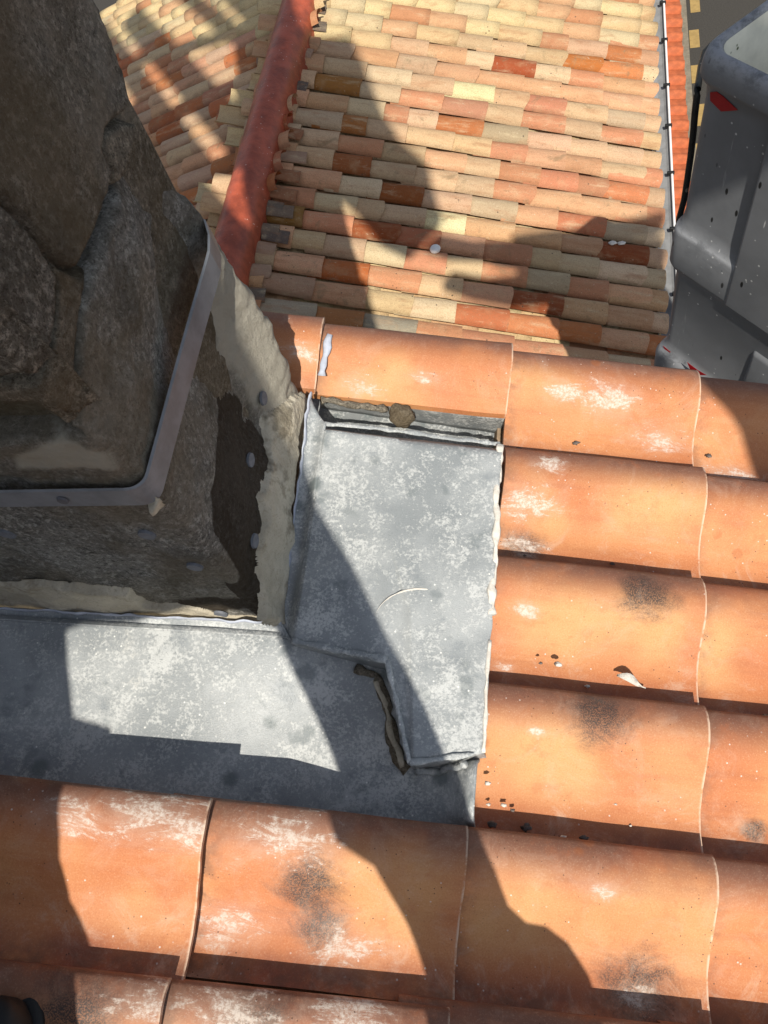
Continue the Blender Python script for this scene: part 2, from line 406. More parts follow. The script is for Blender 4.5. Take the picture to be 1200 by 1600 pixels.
# ------------------------------------------------------------------ near roof of interlocking tiles
PROF = [(.000, .000), (-.006, .006), (-.016, .0115), (-.030, .0150), (-.046, .0145), (-.062, .0105), (-.078, .003), (-.094, -.007), (-.110, -.018),
        (-.126, -.028), (-.142, -.036), (-.158, -.0415), (-.175, -.0445), (-.192, -.045), (-.208, -.0435), (-.222, -.040), (-.232, -.033)]
def profile():
    return [(a, b) for a, b in PROF]
def tile_mesh(length, seed, cut=-9):
    r = random.Random(seed); T = .015
    pr = [p for p in profile() if p[0] > cut]; nu = 14; vs = []; fs = []
    chips = [r.uniform(-.0006, .0006) for _ in pr]
    for side in (0, 1):
        for i in range(nu + 1):
            t = i / nu; u = -length + length * t
            for j, (a, b) in enumerate(pr):
                e = chips[j] if i == nu else 0
                # gentle crown so that the lower lip reads as fired clay, not as an extrusion
                lip = .0025 * math.exp(-((length * (1 - t)) / .03) ** 2)
                wob = .0012 * noise.noise(Vector((u * 9, a * 12, seed)))
                vs.append((u + e, a + .0015 * noise.noise(Vector((u * 6, seed, 3.3))), b + lip + wob - (T if side else 0)))
    n = len(pr); off = (nu + 1) * n
    for i in range(nu):
        for j in range(n - 1):
            q = (i * n + j, i * n + j + 1, (i + 1) * n + j + 1, (i + 1) * n + j)
            fs.append(q[::-1]); fs.append(tuple(off + x for x in q))
    for j in range(n - 1):
        fs.append((nu * n + j, nu * n + j + 1, off + nu * n + j + 1, off + nu * n + j)[::-1])
        fs.append((j, j + 1, off + j + 1, off + j))
    for i in range(nu):
        fs.append((i * n, (i + 1) * n, off + (i + 1) * n, off + i * n)[::-1])
        k = n - 1
        fs.append((i * n + k, (i + 1) * n + k, off + (i + 1) * n + k, off + i * n + k))
    me = mesh('roof_tile', vs, fs)
    # sharp rim
    me.polygons.foreach_set('use_smooth', [True] * len(me.polygons))
    bm = bmesh.new(); bm.from_mesh(me); bm.normal_update()
    for e in bm.edges:
        if len(e.link_faces) == 2 and e.calc_face_angle(0) > math.radians(50): e.smooth = False
    bmesh.ops.recalc_face_normals(bm, faces=bm.faces[:])
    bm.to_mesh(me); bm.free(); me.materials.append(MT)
    return me
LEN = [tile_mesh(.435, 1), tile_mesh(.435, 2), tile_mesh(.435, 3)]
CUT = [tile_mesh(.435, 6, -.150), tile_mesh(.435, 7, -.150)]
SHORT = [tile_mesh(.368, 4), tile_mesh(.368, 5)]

B1 = Matrix(((U1[0], V[0], N1[0]), (U1[1], V[1], N1[1]), (U1[2], V[2], N1[2]))).to_4x4()
house = thing('house', 'near roof of new orange interlocking clay tiles in the foreground', 'roof', tuple(P0))
MARKS = {  # (row, col): list of (kind, photo x, y, radius)
    (0, 1): [('lime', 950, 625, .055), ('lime', 1030, 675, .05), ('lime', 880, 610, .035)],
    (0, 0): [('lime', 560, 590, .035), ('lime', 660, 590, .02)],
    (0, -1): [('lime', 470, 560, .03)],
    (0, 2): [('lime', 1150, 720, .045)],
    (1, 1): [('soot', 822, 838, .040), ('lime', 822, 775, .05), ('lime', 818, 832, .04), ('lime', 850, 728, .03)],
    (2, 1): [('soot', 998, 935, .050), ('lime', 815, 948, .022), ('lime', 790, 1030, .02)],
    (3, 1): [('soot', 930, 1118, .052), ('lime', 838, 1140, .012)],
    (4, 1): [('soot', 1000, 1548, .058), ('lime', 930, 1385, .022), ('lime', 990, 1560, .03)],
    (4, 0): [('soot', 480, 1375, .050), ('soot', 500, 1440, .04), ('lime', 440, 1305, .07), ('lime', 530, 1480, .05), ('lime', 350, 1440, .05)],
    (4, -1): [('lime', 240, 1270, .075), ('lime', 130, 1270, .05), ('lime', 300, 1300, .05)],
    (5, 0): [('soot', 400, 1585, .05), ('lime', 360, 1575, .07), ('lime', 540, 1570, .05)],
    (5, -1): [('soot', 120, 1590, .07), ('lime', 230, 1560, .05)],
    (3, 2): [('soot', 1190, 1290, .02)],
}
YAW = .024
tiles = []
for row in range(-0, 8):
    for c in range(-2, 5):
        if 1 <= row <= 3 and c <= 0: continue
        if row < 4 and c < -1: continue
        u = .37 * c + .018 - .0062 * row + rng.uniform(-.004, .004)
        v = -.003 - .2205 * row + YAW * u + rng.uniform(-.0025, .0025)
        if row == 0: v += .002
        if row == 5 and c <= 0: v -= .010
        h = .012 + (.010 if (row, c) == (4, -1) else 0)
        me = rng.choice(SHORT if (c == 1 and 0 <= row <= 4) else (CUT if row == 0 and c <= 0 else LEN))
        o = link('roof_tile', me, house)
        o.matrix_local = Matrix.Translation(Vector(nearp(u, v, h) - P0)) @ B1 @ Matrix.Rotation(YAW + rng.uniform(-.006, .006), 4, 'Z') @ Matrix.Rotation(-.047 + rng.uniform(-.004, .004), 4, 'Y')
        cnt = {'soot': 0, 'lime': 0}
        for nm in ('soot_a', 'soot_b', 'lime_a', 'lime_b', 'lime_c'): o[nm] = [9., 9., .001]
        for kind, x, y, r_ in MARKS.get((row, c), []):
            a, b = near((x, y), -.01)
            nm = kind + '_' + 'abc'[cnt[kind]]; cnt[kind] += 1
            o[nm] = [float(a - u), float(b - v), float(r_)]
        if (row, c) not in MARKS and rng.random() < .6:
            o['lime_a'] = [-rng.uniform(.05, .33), -rng.uniform(.08, .2), rng.uniform(.012, .03)]
        tiles.append((row, c, o))

def slab_patch(name, quad_fn, nu, nv, parent, mat, thick=.003):
    """sheet metal from a surface function of (s,t) in 0..1"""
    vs = []; fs = []
    for i in range(nu + 1):
        for j in range(nv + 1):
            vs.append(quad_fn(i / nu, j / nv))
    k = nv + 1
    for i in range(nu):
        for j in range(nv):
            fs.append((i * k + j, (i + 1) * k + j, (i + 1) * k + j + 1, i * k + j + 1))
    me = mesh(name, vs, fs)
    bm = bmesh.new(); bm.from_mesh(me)
    bmesh.ops.recalc_face_normals(bm, faces=bm.faces[:])
    up = sum((f.normal for f in bm.faces), Vector())
    if up.dot(Vector(N1)) < 0: bmesh.ops.reverse_faces(bm, faces=bm.faces[:])
    bm.to_mesh(me); bm.free()
    o = link(name, me, parent, mat)
    m = o.modifiers.new('thickness', 'SOLIDIFY'); m.thickness = thick; m.offset = -1
    return o
# bed below the near tiles, and the wall that carries the roof
def bed():
    for u0, u1_, v0, v1 in ((.02, 1.9, -.05, -2.0), (-1.5, .018, -1.12, -2.0)):
        vs = [nearp(u0, v0, -.10), nearp(u1_, v0, -.10), nearp(u1_, v1, -.10), nearp(u0, v1, -.10)]
        vs += [p - N1 * .12 for p in vs]
        me = mesh('roof_bed', [p - P0 for p in vs], [(0, 3, 2, 1), (4, 5, 6, 7), (0, 1, 5, 4), (1, 2, 6, 5), (2, 3, 7, 6), (3, 0, 4, 7)], False)
        link('roof_bed', me, house, MDECK)
    bm = box_bm(-3.5, 1.25, -6, .80, -8.6, -2.05)
    for v in bm.verts: v.co -= Vector(P0)
    link('wall', bm_mesh('wall', bm), house, MWALL)
bed()

# ------------------------------------------------------------------ lead flashing round the chimney
fl = thing('lead_flashing', 'grey weathered lead flashing with chalky white bloom dressed around the stone chimney', 'flashing', tuple(P0))
def lerp(a, b, t): return a + (b - a) * t
def bil(c00, c10, c11, c01, s, t):
    return (1 - s) * ((1 - t) * c00 + t * c01) + s * ((1 - t) * c10 + t * c11)
HS = .012                       # side sheet lies on the tile crests
def NP(px, h): u, v = near(px, h); return nearp(u, v, h)
tl, tr, br, bl = NP((508, 661), HS), NP((784, 694), HS + .008), NP((757, 1176), HS + .010), NP((457, 1001), -.030)
def wobble(p, a=.0022, s=7): return p + N1 * (a * noise.noise(Vector(p) * s) + a * .5 * noise.noise(Vector(p) * s * 3.1))
lc = NP((604, 1032), HS - .004); lb = NP((640, 1192), HS - .006)
def side_sheet(s, t):
    a = lerp(tl, tr, s)
    if s < .42: b = lerp(bl, lc, s / .42)
    else: b = lerp(lb, br, (s - .42) / .58)
    if .42 <= s < .44: a = lerp(tl, tr, .42 + (s - .42) * .3)
    p = wobble(lerp(a, b, t), .0030)
    p = p - N1 * .020 * max(0, 1 - t / .035)             # rounded top edge turned down into the recess
    if .42 <= s < .45 and t > .55: p = p - N1 * .012 * (1 - (s - .42) / .03)
    if s > .97: p = p + U1 * .004 * noise.noise(Vector((p[1] * 30, 0, 0)))
    return p - P0
slab_patch('side_sheet', side_sheet, 60, 60, fl, MZ, .004)
# raised fold bead on the joint and along the lap edge
def bead(name, pts, r, mat, wob=.3, parent=None, nrm=None, sq=.45, taper=False):
    P = []
    for a, b in zip(pts[:-1], pts[1:]):
        n = max(2, int(np.linalg.norm(b - a) / .008))
        for i in range(n): P.append(lerp(a, b, i / n))
    P.append(pts[-1])
    Q = [p + np.array(noise.noise_vector(Vector(p) * 45)) * r * wob for p in P]
    rad = [r * (1 + .7 * noise.noise(Vector(p) * 60) + .3 * noise.noise(Vector(p) * 190)) for p in Q]
    if taper: rad = [q_ * max(.05, math.sin(math.pi * (i + .5) / len(rad))) for i, q_ in enumerate(rad)]
    return tube(name, [q - P0 for q in Q], rad, parent or fl, mat, 8, True, (Vector(N1 if nrm is None else nrm), sq))
bead('fold_seam', [bl + N1 * .002, lerp(bl, lc, .5) + N1 * .003, lc + N1 * .004], .0052, MZ)
bead('fold_seam', [lc + N1 * .004, lerp(lc, lb, .5) + N1 * .003, lb + N1 * .002], .0036, MZ)
bead('fold_seam', [lb + N1 * .002, lerp(lb, br, .5) + N1 * .002, lerp(lb, br, .86) + N1 * .002], .0042, MZ)
bead('edge_sealant', [NP((783, 696), HS + .002), NP((777, 760), HS + .008), NP((772, 880), HS + .008), NP((768, 960), HS + .008)], .0060, MCAST, .8)
bead('edge_sealant', [NP((765, 1000), HS + .008), NP((760, 1080), HS + .009), NP((756, 1176), HS + .010)], .0030, MCAST, .6)
bead('edge_sealant', [NP((505, 662), HS - .006), NP((600, 671), HS - .002), NP((690, 684), HS - .002), NP((782, 694), HS - .002)], .0040, MZ, .6)
# dark open lap left of the fold: old bitumen and dirt
# front apron: a nearly level gutter in front of the chimney, falling towards the viewer
def az(x, y):
    u = (x - P0[0]) / math.cos(s1)
    hb = -.055 + (u + .345) * .15 if u < -.345 else -.055 + (u + .345) * .03
    hf = -.118 + .058 * max(0, min(1, (u + .32) / .20))
    t = max(0, min(1, (.34 - y) / .20)); t = t * t * (3 - 2 * t)
    h = lerp(hb, hf, t) + .070 * max(0, (u + .07) / .07) ** 2 * max(0, min(1, (.185 - y) / .02)) * max(0, min(1, (y - .07) / .02))
    z0 = P0[2] - math.tan(s1) * (x - P0[0])
    return z0 + h / math.cos(s1)
def APX(px):
    X = hit(px, P0 - N1 * .09, N1)
    for _ in range(8):
        X = hit(px, np.array([X[0], X[1], az(X[0], X[1])]), N1)
    return X
AX0, AX1 = -1.35, P0[0] + .006
def apron(s, t):
    x = lerp(AX0, AX1, s)
    y = lerp(yf(min(x, XF)) - .026, -.06, t)
    return wobble(np.array([x, y, az(x, y)]), .0028, 6) - P0
slab_patch('front_apron', apron, 70, 30, fl, MZ, .004)
def riser(pts, dz):
    def f(s, t):
        k = s * (len(pts) - 1); i = min(int(k), len(pts) - 2); p = lerp(pts[i], pts[i + 1], k - i)
        q = np.array([p[0] - .002, p[1], az(p[0], p[1]) - .004]); 
        return wobble(lerp(p - N1 * .004, q, t), .004, 25) - P0
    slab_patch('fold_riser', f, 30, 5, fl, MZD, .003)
riser([bl, lerp(bl, lc, .5), lc], .05)
riser([lc, lerp(lc, lb, .5), lb], .05)
riser([lb, lerp(lb, br, .5), br], .05)
def AP3(px, k=.004): return APX(px) + np.array([0, 0, k])
bead('lap_filler', [AP3((556, 1046)), AP3((588, 1056)), AP3((600, 1090)), AP3((612, 1140)), AP3((622, 1188)), AP3((640, 1204))], .0085, MMORT, .9)
bead('lap_filler', [AP3((590, 1066), .008), AP3((604, 1110), .008), AP3((616, 1160), .008), AP3((632, 1198), .008)], .0045, MPL, 1.6)
bead('lap_filler', [AP3((650, 1206)), AP3((690, 1204)), AP3((728, 1196), .02)], .0050, MZ, 1.3)
# upstands against the two chimney faces
yA, zA = rface((476, 616)); yB, zB = rface((431, 962))
cA, cB = np.array([XF + .010, yA, zA]), np.array([XF + .010, yB - .012, zB])
def up_r(s, t):
    a = lerp(cA, cB, s); b = lerp(tl, bl, s)
    p = lerp(a, b, t); p = p - N1 * .012 * math.sin(math.pi * t)
    return wobble(p, .002, 9) - P0
slab_patch('upstand', up_r, 40, 8, fl, MZ, .003)
x0_, z0_ = fface((-300, 922)); x1_, z1_ = fface((431, 962))
fA, fB = np.array([x0_, yf(x0_) - .012, z0_]), np.array([x1_ + .014, YF - .014, z1_])
def up_f(s, t):
    a = lerp(fA, fB, s)
    b = np.array([lerp(x0_, -.452, s), 0, 0]); b[1] = yf(b[0]) - .034; b[2] = az(b[0], b[1]) + .003
    if s > .985: b = bl + np.array([0, 0, .002])
    p = lerp(a, b, t); p = p - N1 * .008 * math.sin(math.pi * t)
    return wobble(p, .002, 9) - P0
slab_patch('upstand', up_f, 50, 8, fl, MZ, .003)
bead('sealant_bead', [cA + np.array([.002, 0, .004]), lerp(cA, cB, .35) + np.array([.002, 0, .002]), lerp(cA, cB, .7), cB], .0050, MSEAL, .9, None, (1, 0, 0), .35)
bead('sealant_bead', [fA + np.array([0, -.002, .003]), lerp(fA, fB, .5) + np.array([0, -.002, .003]), fB + np.array([0, 0, .003])], .0048, MSEAL, .7, None, (0, 1, 0), .35)
# recess between the side sheet and the top row of tiles
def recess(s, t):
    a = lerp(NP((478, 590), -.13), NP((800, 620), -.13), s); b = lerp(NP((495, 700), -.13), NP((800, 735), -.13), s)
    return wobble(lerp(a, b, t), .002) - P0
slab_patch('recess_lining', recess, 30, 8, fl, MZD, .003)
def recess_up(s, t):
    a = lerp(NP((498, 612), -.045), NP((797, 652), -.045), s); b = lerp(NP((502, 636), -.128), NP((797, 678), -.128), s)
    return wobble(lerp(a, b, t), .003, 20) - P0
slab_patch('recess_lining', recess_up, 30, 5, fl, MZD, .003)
def lump(name, c, r, seed, parent, mat, sq=(1, 1, 1), sub=2, amp=.35):
    bm = bmesh.new(); bmesh.ops.create_icosphere(bm, subdivisions=sub, radius=1)
    for v in bm.verts:
        k = 1 + amp * noise.noise(v.co * 1.6 + Vector((seed * 3.1, seed, 0)))
        v.co = Vector((v.co.x * sq[0], v.co.y * sq[1], v.co.z * sq[2])) * r * k
    o = link(name, bm_mesh(name, bm, True), parent, mat); o.location = tuple(c); return o
lump('mortar_lump', NP((628, 650), -.045) - P0, .024, 3, fl, MMORT, (1, .9, 1.2), 3)
bead('mortar_fillet', [NP((503, 626), -.040), NP((560, 632), -.040), NP((606, 640), -.042)], .0075, MMORT, 1.0, None, None, .7)
# round embossed ring left on the side sheet by a bucket foot
ring = []
for i in range(26):
    a = math.radians(20 + 140 * i / 25)
    ring.append(NP((655 + 72 * math.cos(a), 978 - 58 * math.sin(a)), HS + .0012))
bead('scribed_ring', ring, .0016, MCAST, .5, None, None, .5, True)
# white sealant at the joint of the top row
bead('joint_sealant', [NP((515, 522), .016), NP((509, 550), .008), NP((503, 585), -.006)], .007, MSEAL, .4, fl)

# ------------------------------------------------------------------ chimney
ch = thing('stone_chimney', 'massive dark stone chimney with a steel strap, standing on the near roof at left', 'chimney', (XF, YF, -1.2))
CO = np.array([XF, YF, -1.2])
def set_stain_and_sun(me, fn):
    a = me.attributes.new('stain_and_sun', 'FLOAT_VECTOR', 'POINT')
    buf = []
    for v in me.vertices: buf += fn(v.co)
    a.data.foreach_set('vector', buf)
top_px = [(135, 663), (124, 580), (126, 500), (146, 420), (168, 360), (192, 290), (212, 225), (240, 176)]
top = sorted([tuple(rface(p)) for p in top_px])
top = [(YF, top[0][1])] + [t for t in top if t[0] > YF + .01]
def ztop(y):
    for (a, b), (c, d) in zip(top[:-1], top[1:]):
        if a <= y <= c: return lerp(b, d, (y - a) / (c - a + 1e-9))
    return top[-1][1] if y > top[-1][0] else top[0][1]
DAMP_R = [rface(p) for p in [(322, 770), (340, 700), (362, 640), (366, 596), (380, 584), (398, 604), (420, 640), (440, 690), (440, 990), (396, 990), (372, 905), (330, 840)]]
PALE_F = [fface(p) for p in [(0, 700), (90, 665), (190, 715), (205, 745), (0, 745)]]
def WALLD(p): return .0055 * fbm(p, 5, 7) + .0035 * fbm(p, 4, 34)
def FLARE(y, z):
    t = max(0, min(1, (y - .60) / .12)); t = t * t * (3 - 2 * t)
    k = max(0, min(1, (-.58 - z) / .12)) * max(0, min(1, (z + 1.12) / .14)); k = k * k * (3 - 2 * k)
    a = max(0, min(1, (y - .44) / .21)); b = max(0, min(1, (y - .65) / .12))
    return t * .09 * min(0, -.92 - z) - t * .004 - .036 * k * (a * a * (3 - 2 * a) - b) + .016 * k * b
def block():
    ny, nz, nx = 84, 130, 90
    YB = .785; XL = -1.02
    vs = []; fs = []
    path = [(XL + (XF - XL) * i / nx, yf(XL + (XF - XL) * i / nx), 0) for i in range(nx)] + [(XF, YF + (YB - YF) * j / ny, 1) for j in range(ny + 1)] + \
           [(XF - .03 - .5 * j / 8, YB, 2) for j in range(1, 9)]
    zb = -1.34
    for i, (x, y, f) in enumerate(path):
        zt = ztop(y) if f == 1 else (ztop(YF) - .012 * math.sin(x * 9) if f == 0 else ztop(YB))
        for k in range(nz + 1):
            z = lerp(zb, zt, k / nz)
            p = Vector((x, y, z))
            d = WALLD(p)
            # broken, wavering back arris
            e = 0
            if f >= 1:
                dist = YB - y
                w_ = math.exp(-max(0, dist) / .05)
                e = w_ * (.026 * noise.noise(Vector((1.7, z * 7, 3))) + .013 * noise.noise(Vector((5, z * 23, 8))) + .006 * noise.noise(Vector((2, z * 60, 8))))
            rc = 0
            if f == 0 and XF - x < .02: rc = (1 - (XF - x) / .02) ** 2 * .006
            if f == 1 and y - YF < .02: rc = (1 - (y - YF) / .02) ** 2 * .006
            # chamfered shoulder under the top edge
            sh = .007 * max(0, 1 - (zt - z) / .009) ** 2
            # shallow ledge low on the right face and front (render coat ends there)
            if f == 0: q = Vector((x - rc, y - d + rc + sh, z))
            elif f == 1: q = Vector((x + d - rc - sh + FLARE(y, z) + (-.02 * math.exp(-(YB - y) / .02)), y + e + rc, z))
            else: q = Vector((x, y + e + d, z))
            vs.append(q)
    m = nz + 1
    for i in range(len(path) - 1):
        for k in range(nz):
            fs.append((i * m + k, (i + 1) * m + k, (i + 1) * m + k + 1, i * m + k + 1))
    # cap the top towards the core
    base = len(vs)
    for i, (x, y, f) in enumerate(path):
        t = vs[i * m + nz]
        vs.append(Vector((lerp(t.x, -.72, .55), lerp(t.y, .57, .55), t.z + .004)))
    for i in range(len(path) - 1):
        fs.append((i * m + nz, (i + 1) * m + nz, base + i + 1, base + i))
    me = mesh('lower_block', [v - Vector(CO) for v in vs], fs)
    me.materials.append(MS_G)
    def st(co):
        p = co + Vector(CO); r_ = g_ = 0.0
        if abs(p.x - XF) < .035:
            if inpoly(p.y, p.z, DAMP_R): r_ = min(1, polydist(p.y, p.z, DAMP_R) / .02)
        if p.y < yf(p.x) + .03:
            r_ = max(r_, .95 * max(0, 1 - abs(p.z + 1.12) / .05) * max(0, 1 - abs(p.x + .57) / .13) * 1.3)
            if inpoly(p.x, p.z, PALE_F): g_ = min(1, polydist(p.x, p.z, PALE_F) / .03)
        if p.x > XF - .06 and p.y > .60 and p.z < -.66: g_ = max(g_, min(.8, (p.y - .60) / .12) * min(1, (-.66 - p.z) / .10))  # back strip: cream stone made paler, its sunlight painted in
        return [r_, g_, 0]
    set_stain_and_sun(me, st)
    link('lower_block', me, ch)
block()
def relief(name, poly, face, depth, mat, res=.006, r=.03, amp=.008, base=0.0, seed=0, rag=1.0):
    """stone or plaster standing proud of a chimney face; poly in face coordinates"""
    xs = [p[0] for p in poly]; ys = [p[1] for p in poly]
    nx = int((max(xs) - min(xs)) / res) + 2; ny = int((max(ys) - min(ys)) / res) + 2
    idx = {}; vs = []; fs = []
    def vert(i, j):
        if (i, j) in idx: return idx[(i, j)]
        a = min(xs) + i * res; b = min(ys) + j * res
        d = polydist(a, b, poly); d = d if inpoly(a, b, poly) else -d
        n_ = (noise.noise(Vector((a * 30, b * 30, seed))) * .25 * r + noise.noise(Vector((a * 90, b * 90, seed))) * .15 * r) * rag
        t = max(-.3, min(1, (d + n_) / r))
        hgt = base + depth * (math.sin(t * math.pi / 2) if t > 0 else t * 1.4) + amp * fbm((a, b, seed), 5, 9) * max(0, t) 
        if base >= 0:
            hgt += .007 * fbm((XF, a, b) if face == 'r' else (a, YF, b), 5, 7) + (FLARE(a, b) if face == 'r' else 0)
        vs.append(((XF + hgt, a, b) if face == 'r' else (a, yf(a) - hgt, b)))
        idx[(i, j)] = len(vs) - 1; return idx[(i, j)]
    for i in range(nx):
        for j in range(ny):
            a = min(xs) + (i + .5) * res; b = min(ys) + (j + .5) * res
            if inpoly(a, b, poly) or polydist(a, b, poly) < res * 1.5:
                q = (vert(i, j), vert(i + 1, j), vert(i + 1, j + 1), vert(i, j + 1))
                fs.append(q)
    me = mesh(name, [np.array(v) - CO for v in vs], fs)
    me.materials.append(mat)
    return link(name, me, ch)
# mortar core and the tall shaft above the frame
core = box_bm(-1.0, XF - .030, YF + .03, .775, -1.3, 4.2, .01)
bmesh.ops.subdivide_edges(core, edges=[e for e in core.edges if abs(e.verts[0].co.z - e.verts[1].co.z) > .5], cuts=90)
for v in core.verts:
    v.co.y -= YAW_F * (XF - v.co.x); v.co += noise.noise_vector(v.co * 5) * .012; v.co -= Vector(CO)
link('mortar_core', bm_mesh('mortar_core', core), ch, MMORT)
# upper stones (right face)
relief('stone', [rface(p) for p in [(-30, 255), (0, 298), (48, 342), (78, 384), (104, 408), (128, 420), (142, 385), (168, 330), (180, 272), (165, 235), (170, 205), (190, 185), (207, 168), (198, 110), (176, 50), (154, -6), (60, -90), (-60, -60)]],
       'r', .017, MS_B, .004, .006, .004, -.018, 1)
relief('stone', [rface(p) for p in [(-40, 285), (0, 312), (42, 352), (72, 398), (90, 432), (90, 500), (80, 556), (70, 596), (20, 545), (-40, 488)]],
       'r', .019, MS_B, .004, .006, .004, -.018, 2)
relief('stone', [fface(p) for p in [(-160, 430), (-40, 490), (66, 592), (40, 588), (0, 592), (-160, 600)]], 'f', .019, MS_B, .005, .007, .005, -.018, 3)
relief('mortar_patch', [rface(p) for p in [(160, 208), (192, 186), (222, 188), (222, 205), (207, 268), (194, 290), (181, 268), (168, 236)]], 'r', .017, MMORT, .004, .006, .002, -.020, 5)
relief('mortar_joint', [rface(p) for p in [(76, 392), (100, 414), (128, 428), (150, 412), (134, 480), (127, 560), (134, 664), (76, 602), (82, 556), (92, 500), (92, 440)]], 'r', .016, MMORT, .004, .006, .002, -.020, 6)
relief('mortar_joint', [fface(p) for p in [(-160, 600), (66, 596), (134, 662), (60, 634), (-160, 640)]], 'f', .020, MMORT, .005, .008, .005, -.022, 7)
# cream render left at the foot
relief('plaster', [rface(p) for p in [(431, 652), (446, 640), (458, 622), (472, 616), (463, 700), (447, 820), (436, 930), (431, 975), (405, 970), (407, 940), (404, 905), (401, 862), (414, 816), (410, 777), (424, 745), (432, 720), (433, 685)]],
       'r', .009, MPL, .0028, .006, .009, 0.003, 8, 4.0)
relief('plaster', [fface(p) for p in [(-260, 890), (0, 906), (60, 905), (128, 906), (165, 912), (206, 919), (216, 931), (226, 941), (300, 946), (348, 957), (400, 963), (434, 968), (434, 975), (0, 952), (-260, 938)]],
       'f', .008, MPL, .0028, .006, .007, 0.003, 9, 4.0)
relief('plaster', [fface(p) for p in [(234, 786), (247, 778), (252, 789), (242, 796)]], 'f', .010, MPL, .003, .004, .003, 0.002, 10)
# steel strap bent round the corner
def strap():
    zl = [fface((100, 782))[1], fface((100, 755))[1]]
    path = []
    r = .014; o = .008
    xs = np.linspace(-1.02, XF - r, 14); path += [(x, yf(x) - o) for x in xs]
    for k in range(1, 9):
        a = math.pi / 2 * k / 9; path.append((XF - r + (r + o) * math.sin(a), YF + r - (r + o) * math.cos(a)))
    path += [(XF + o - (.02 * max(0, (y - .70) / .07) ** 2), y) for y in np.linspace(YF + r, .774, 14)]
    vs = []; fs = []; T = .0022
    for i, (x, y) in enumerate(path):
        a = path[max(0, i - 1)]; b = path[min(len(path) - 1, i + 1)]
        t = np.array([b[0] - a[0], b[1] - a[1]]); t /= np.linalg.norm(t); nn = np.array([t[1], -t[0]])
        s = i / (len(path) - 1)
        wz = .003 * math.sin(s * 9)
        for (dz, dn) in ((zl[0], 0), (zl[0] + .003, T), (zl[1] - .003, T), (zl[1], 0)):
            vs.append((x + nn[0] * dn, y + nn[1] * dn, dz + wz))
    n = 4
    for i in range(len(path) - 1):
        for k in range(4):
            fs.append((i * n + k, (i + 1) * n + k, (i + 1) * n + (k + 1) % 4, i * n + (k + 1) % 4))
    fs.append((0, 1, 2, 3)); e = (len(path) - 1) * 4; fs.append((e + 3, e + 2, e + 1, e))
    me = mesh('steel_strap', [np.array(v) - CO for v in vs], fs, False)
    st = link('steel_strap', me, ch, MSTRAP)
    x, z = fface((103, 768))
    bm = bmesh.new(); bmesh.ops.create_cone(bm, cap_ends=True, segments=20, radius1=.0075, radius2=.0065, depth=.003)
    bmesh.ops.rotate(bm, verts=bm.verts[:], matrix=Matrix.Rotation(math.pi / 2, 3, 'X'))
    o = link('bolt_head', bm_mesh('bolt_head', bm), st, mat_plain('dull_bolt', (.11, .11, .12), .6, .4, .2, 40)); o.location = tuple(np.array([x, yf(x) - .0125, z]) - CO)
strap()
for px, f in [((13, 830), 'f'), ((230, 833), 'f'), ((305, 883), 'f'), ((346, 955), 'f'), ((408, 719), 'r'), ((396, 845), 'r'), ((429, 622), 'r')]:
    bm = bmesh.new(); bmesh.ops.create_cone(bm, cap_ends=True, segments=18, radius1=.0125, radius2=.0115, depth=.004)
    bmesh.ops.rotate(bm, verts=bm.verts[:], matrix=Matrix.Rotation(math.pi / 2, 3, 'X' if f == 'f' else 'Y'))
    o = link('anchor_plug', bm_mesh('anchor_plug', bm, False), ch, MPLUG)
    if f == 'f': x, z = fface(px); p = np.array([x, yf(x) - WALLD(Vector((x, yf(x), z))) - .002, z])
    else: y, z = rface(px); p = np.array([XF + WALLD(Vector((XF, y, z))) + FLARE(y, z) + .003, y, z])
    o.location = tuple(p - CO)

# ------------------------------------------------------------------ lower roof of old canal tiles
h2 = thing('house', 'lower house roof of mottled cream and orange old canal tiles with a red ridge', 'roof', tuple(Q0))
B2 = Matrix(((U2[0], V[0], N2[0]), (U2[1], V[1], N2[1]), (U2[2], V[2], N2[2]))).to_4x4()
UR = -2.70                                       # ridge
RID = Q0 + U2 * UR
UL = np.array([-math.cos(s2), 0, -math.sin(s2)]); NL = np.array([-math.sin(s2), 0, math.cos(s2)])
BL = Matrix(((UL[0], -V[0], NL[0]), (UL[1], -V[1], NL[1]), (UL[2], -V[2], NL[2]))).to_4x4()
def canal_mesh(seed, L=.39, W0=.084, W1=.076, H=.060, roundend=0.0):
    r = random.Random(seed); seg = 9; nu = 4; T = .012; vs = []; fs = []
    for side in (0, 1):
        for i in range(nu + 1):
            t = i / nu; u = -L * (1 - t); W = lerp(W1, W0, t); hh = lerp(H * .86, H, t)
            for k in range(seg + 1):
                a = math.pi * k / seg
                x = -math.cos(a); y = math.sin(a)
                y = y ** .9 if y > 0 else 0
                w_ = W - (T if side else 0); g = hh - (T if side else 0)
                du = 0
                if i == nu: du = -roundend * abs(x) ** 3 + r.uniform(-.002, .002)
                vs.append((u + du, x * w_ + .003 * noise.noise(Vector((u * 8, k * .4, seed))), max(.0, y * g) + .003 * noise.noise(Vector((u * 7, k, seed + 9)))))
    n = seg + 1; off = (nu + 1) * n
    for i in range(nu):
        for k in range(seg):
            q = (i * n + k, (i + 1) * n + k, (i + 1) * n + k + 1, i * n + k + 1)
            fs.append(q)
            if i == nu - 1: fs.append(tuple(off + z for z in q)[::-1])
    for k in range(seg):
        fs.append((nu * n + k, off + nu * n + k, off + nu * n + k + 1, nu * n + k + 1))
    me = mesh('roof_tile', vs, fs)
    bm = bmesh.new(); bm.from_mesh(me); bmesh.ops.recalc_face_normals(bm, faces=bm.faces[:])
    for e in bm.edges:
        if len(e.link_faces) == 2 and e.calc_face_angle(0) > math.radians(50): e.smooth = False
    bm.to_mesh(me); bm.free(); me.materials.append(MO)
    return me
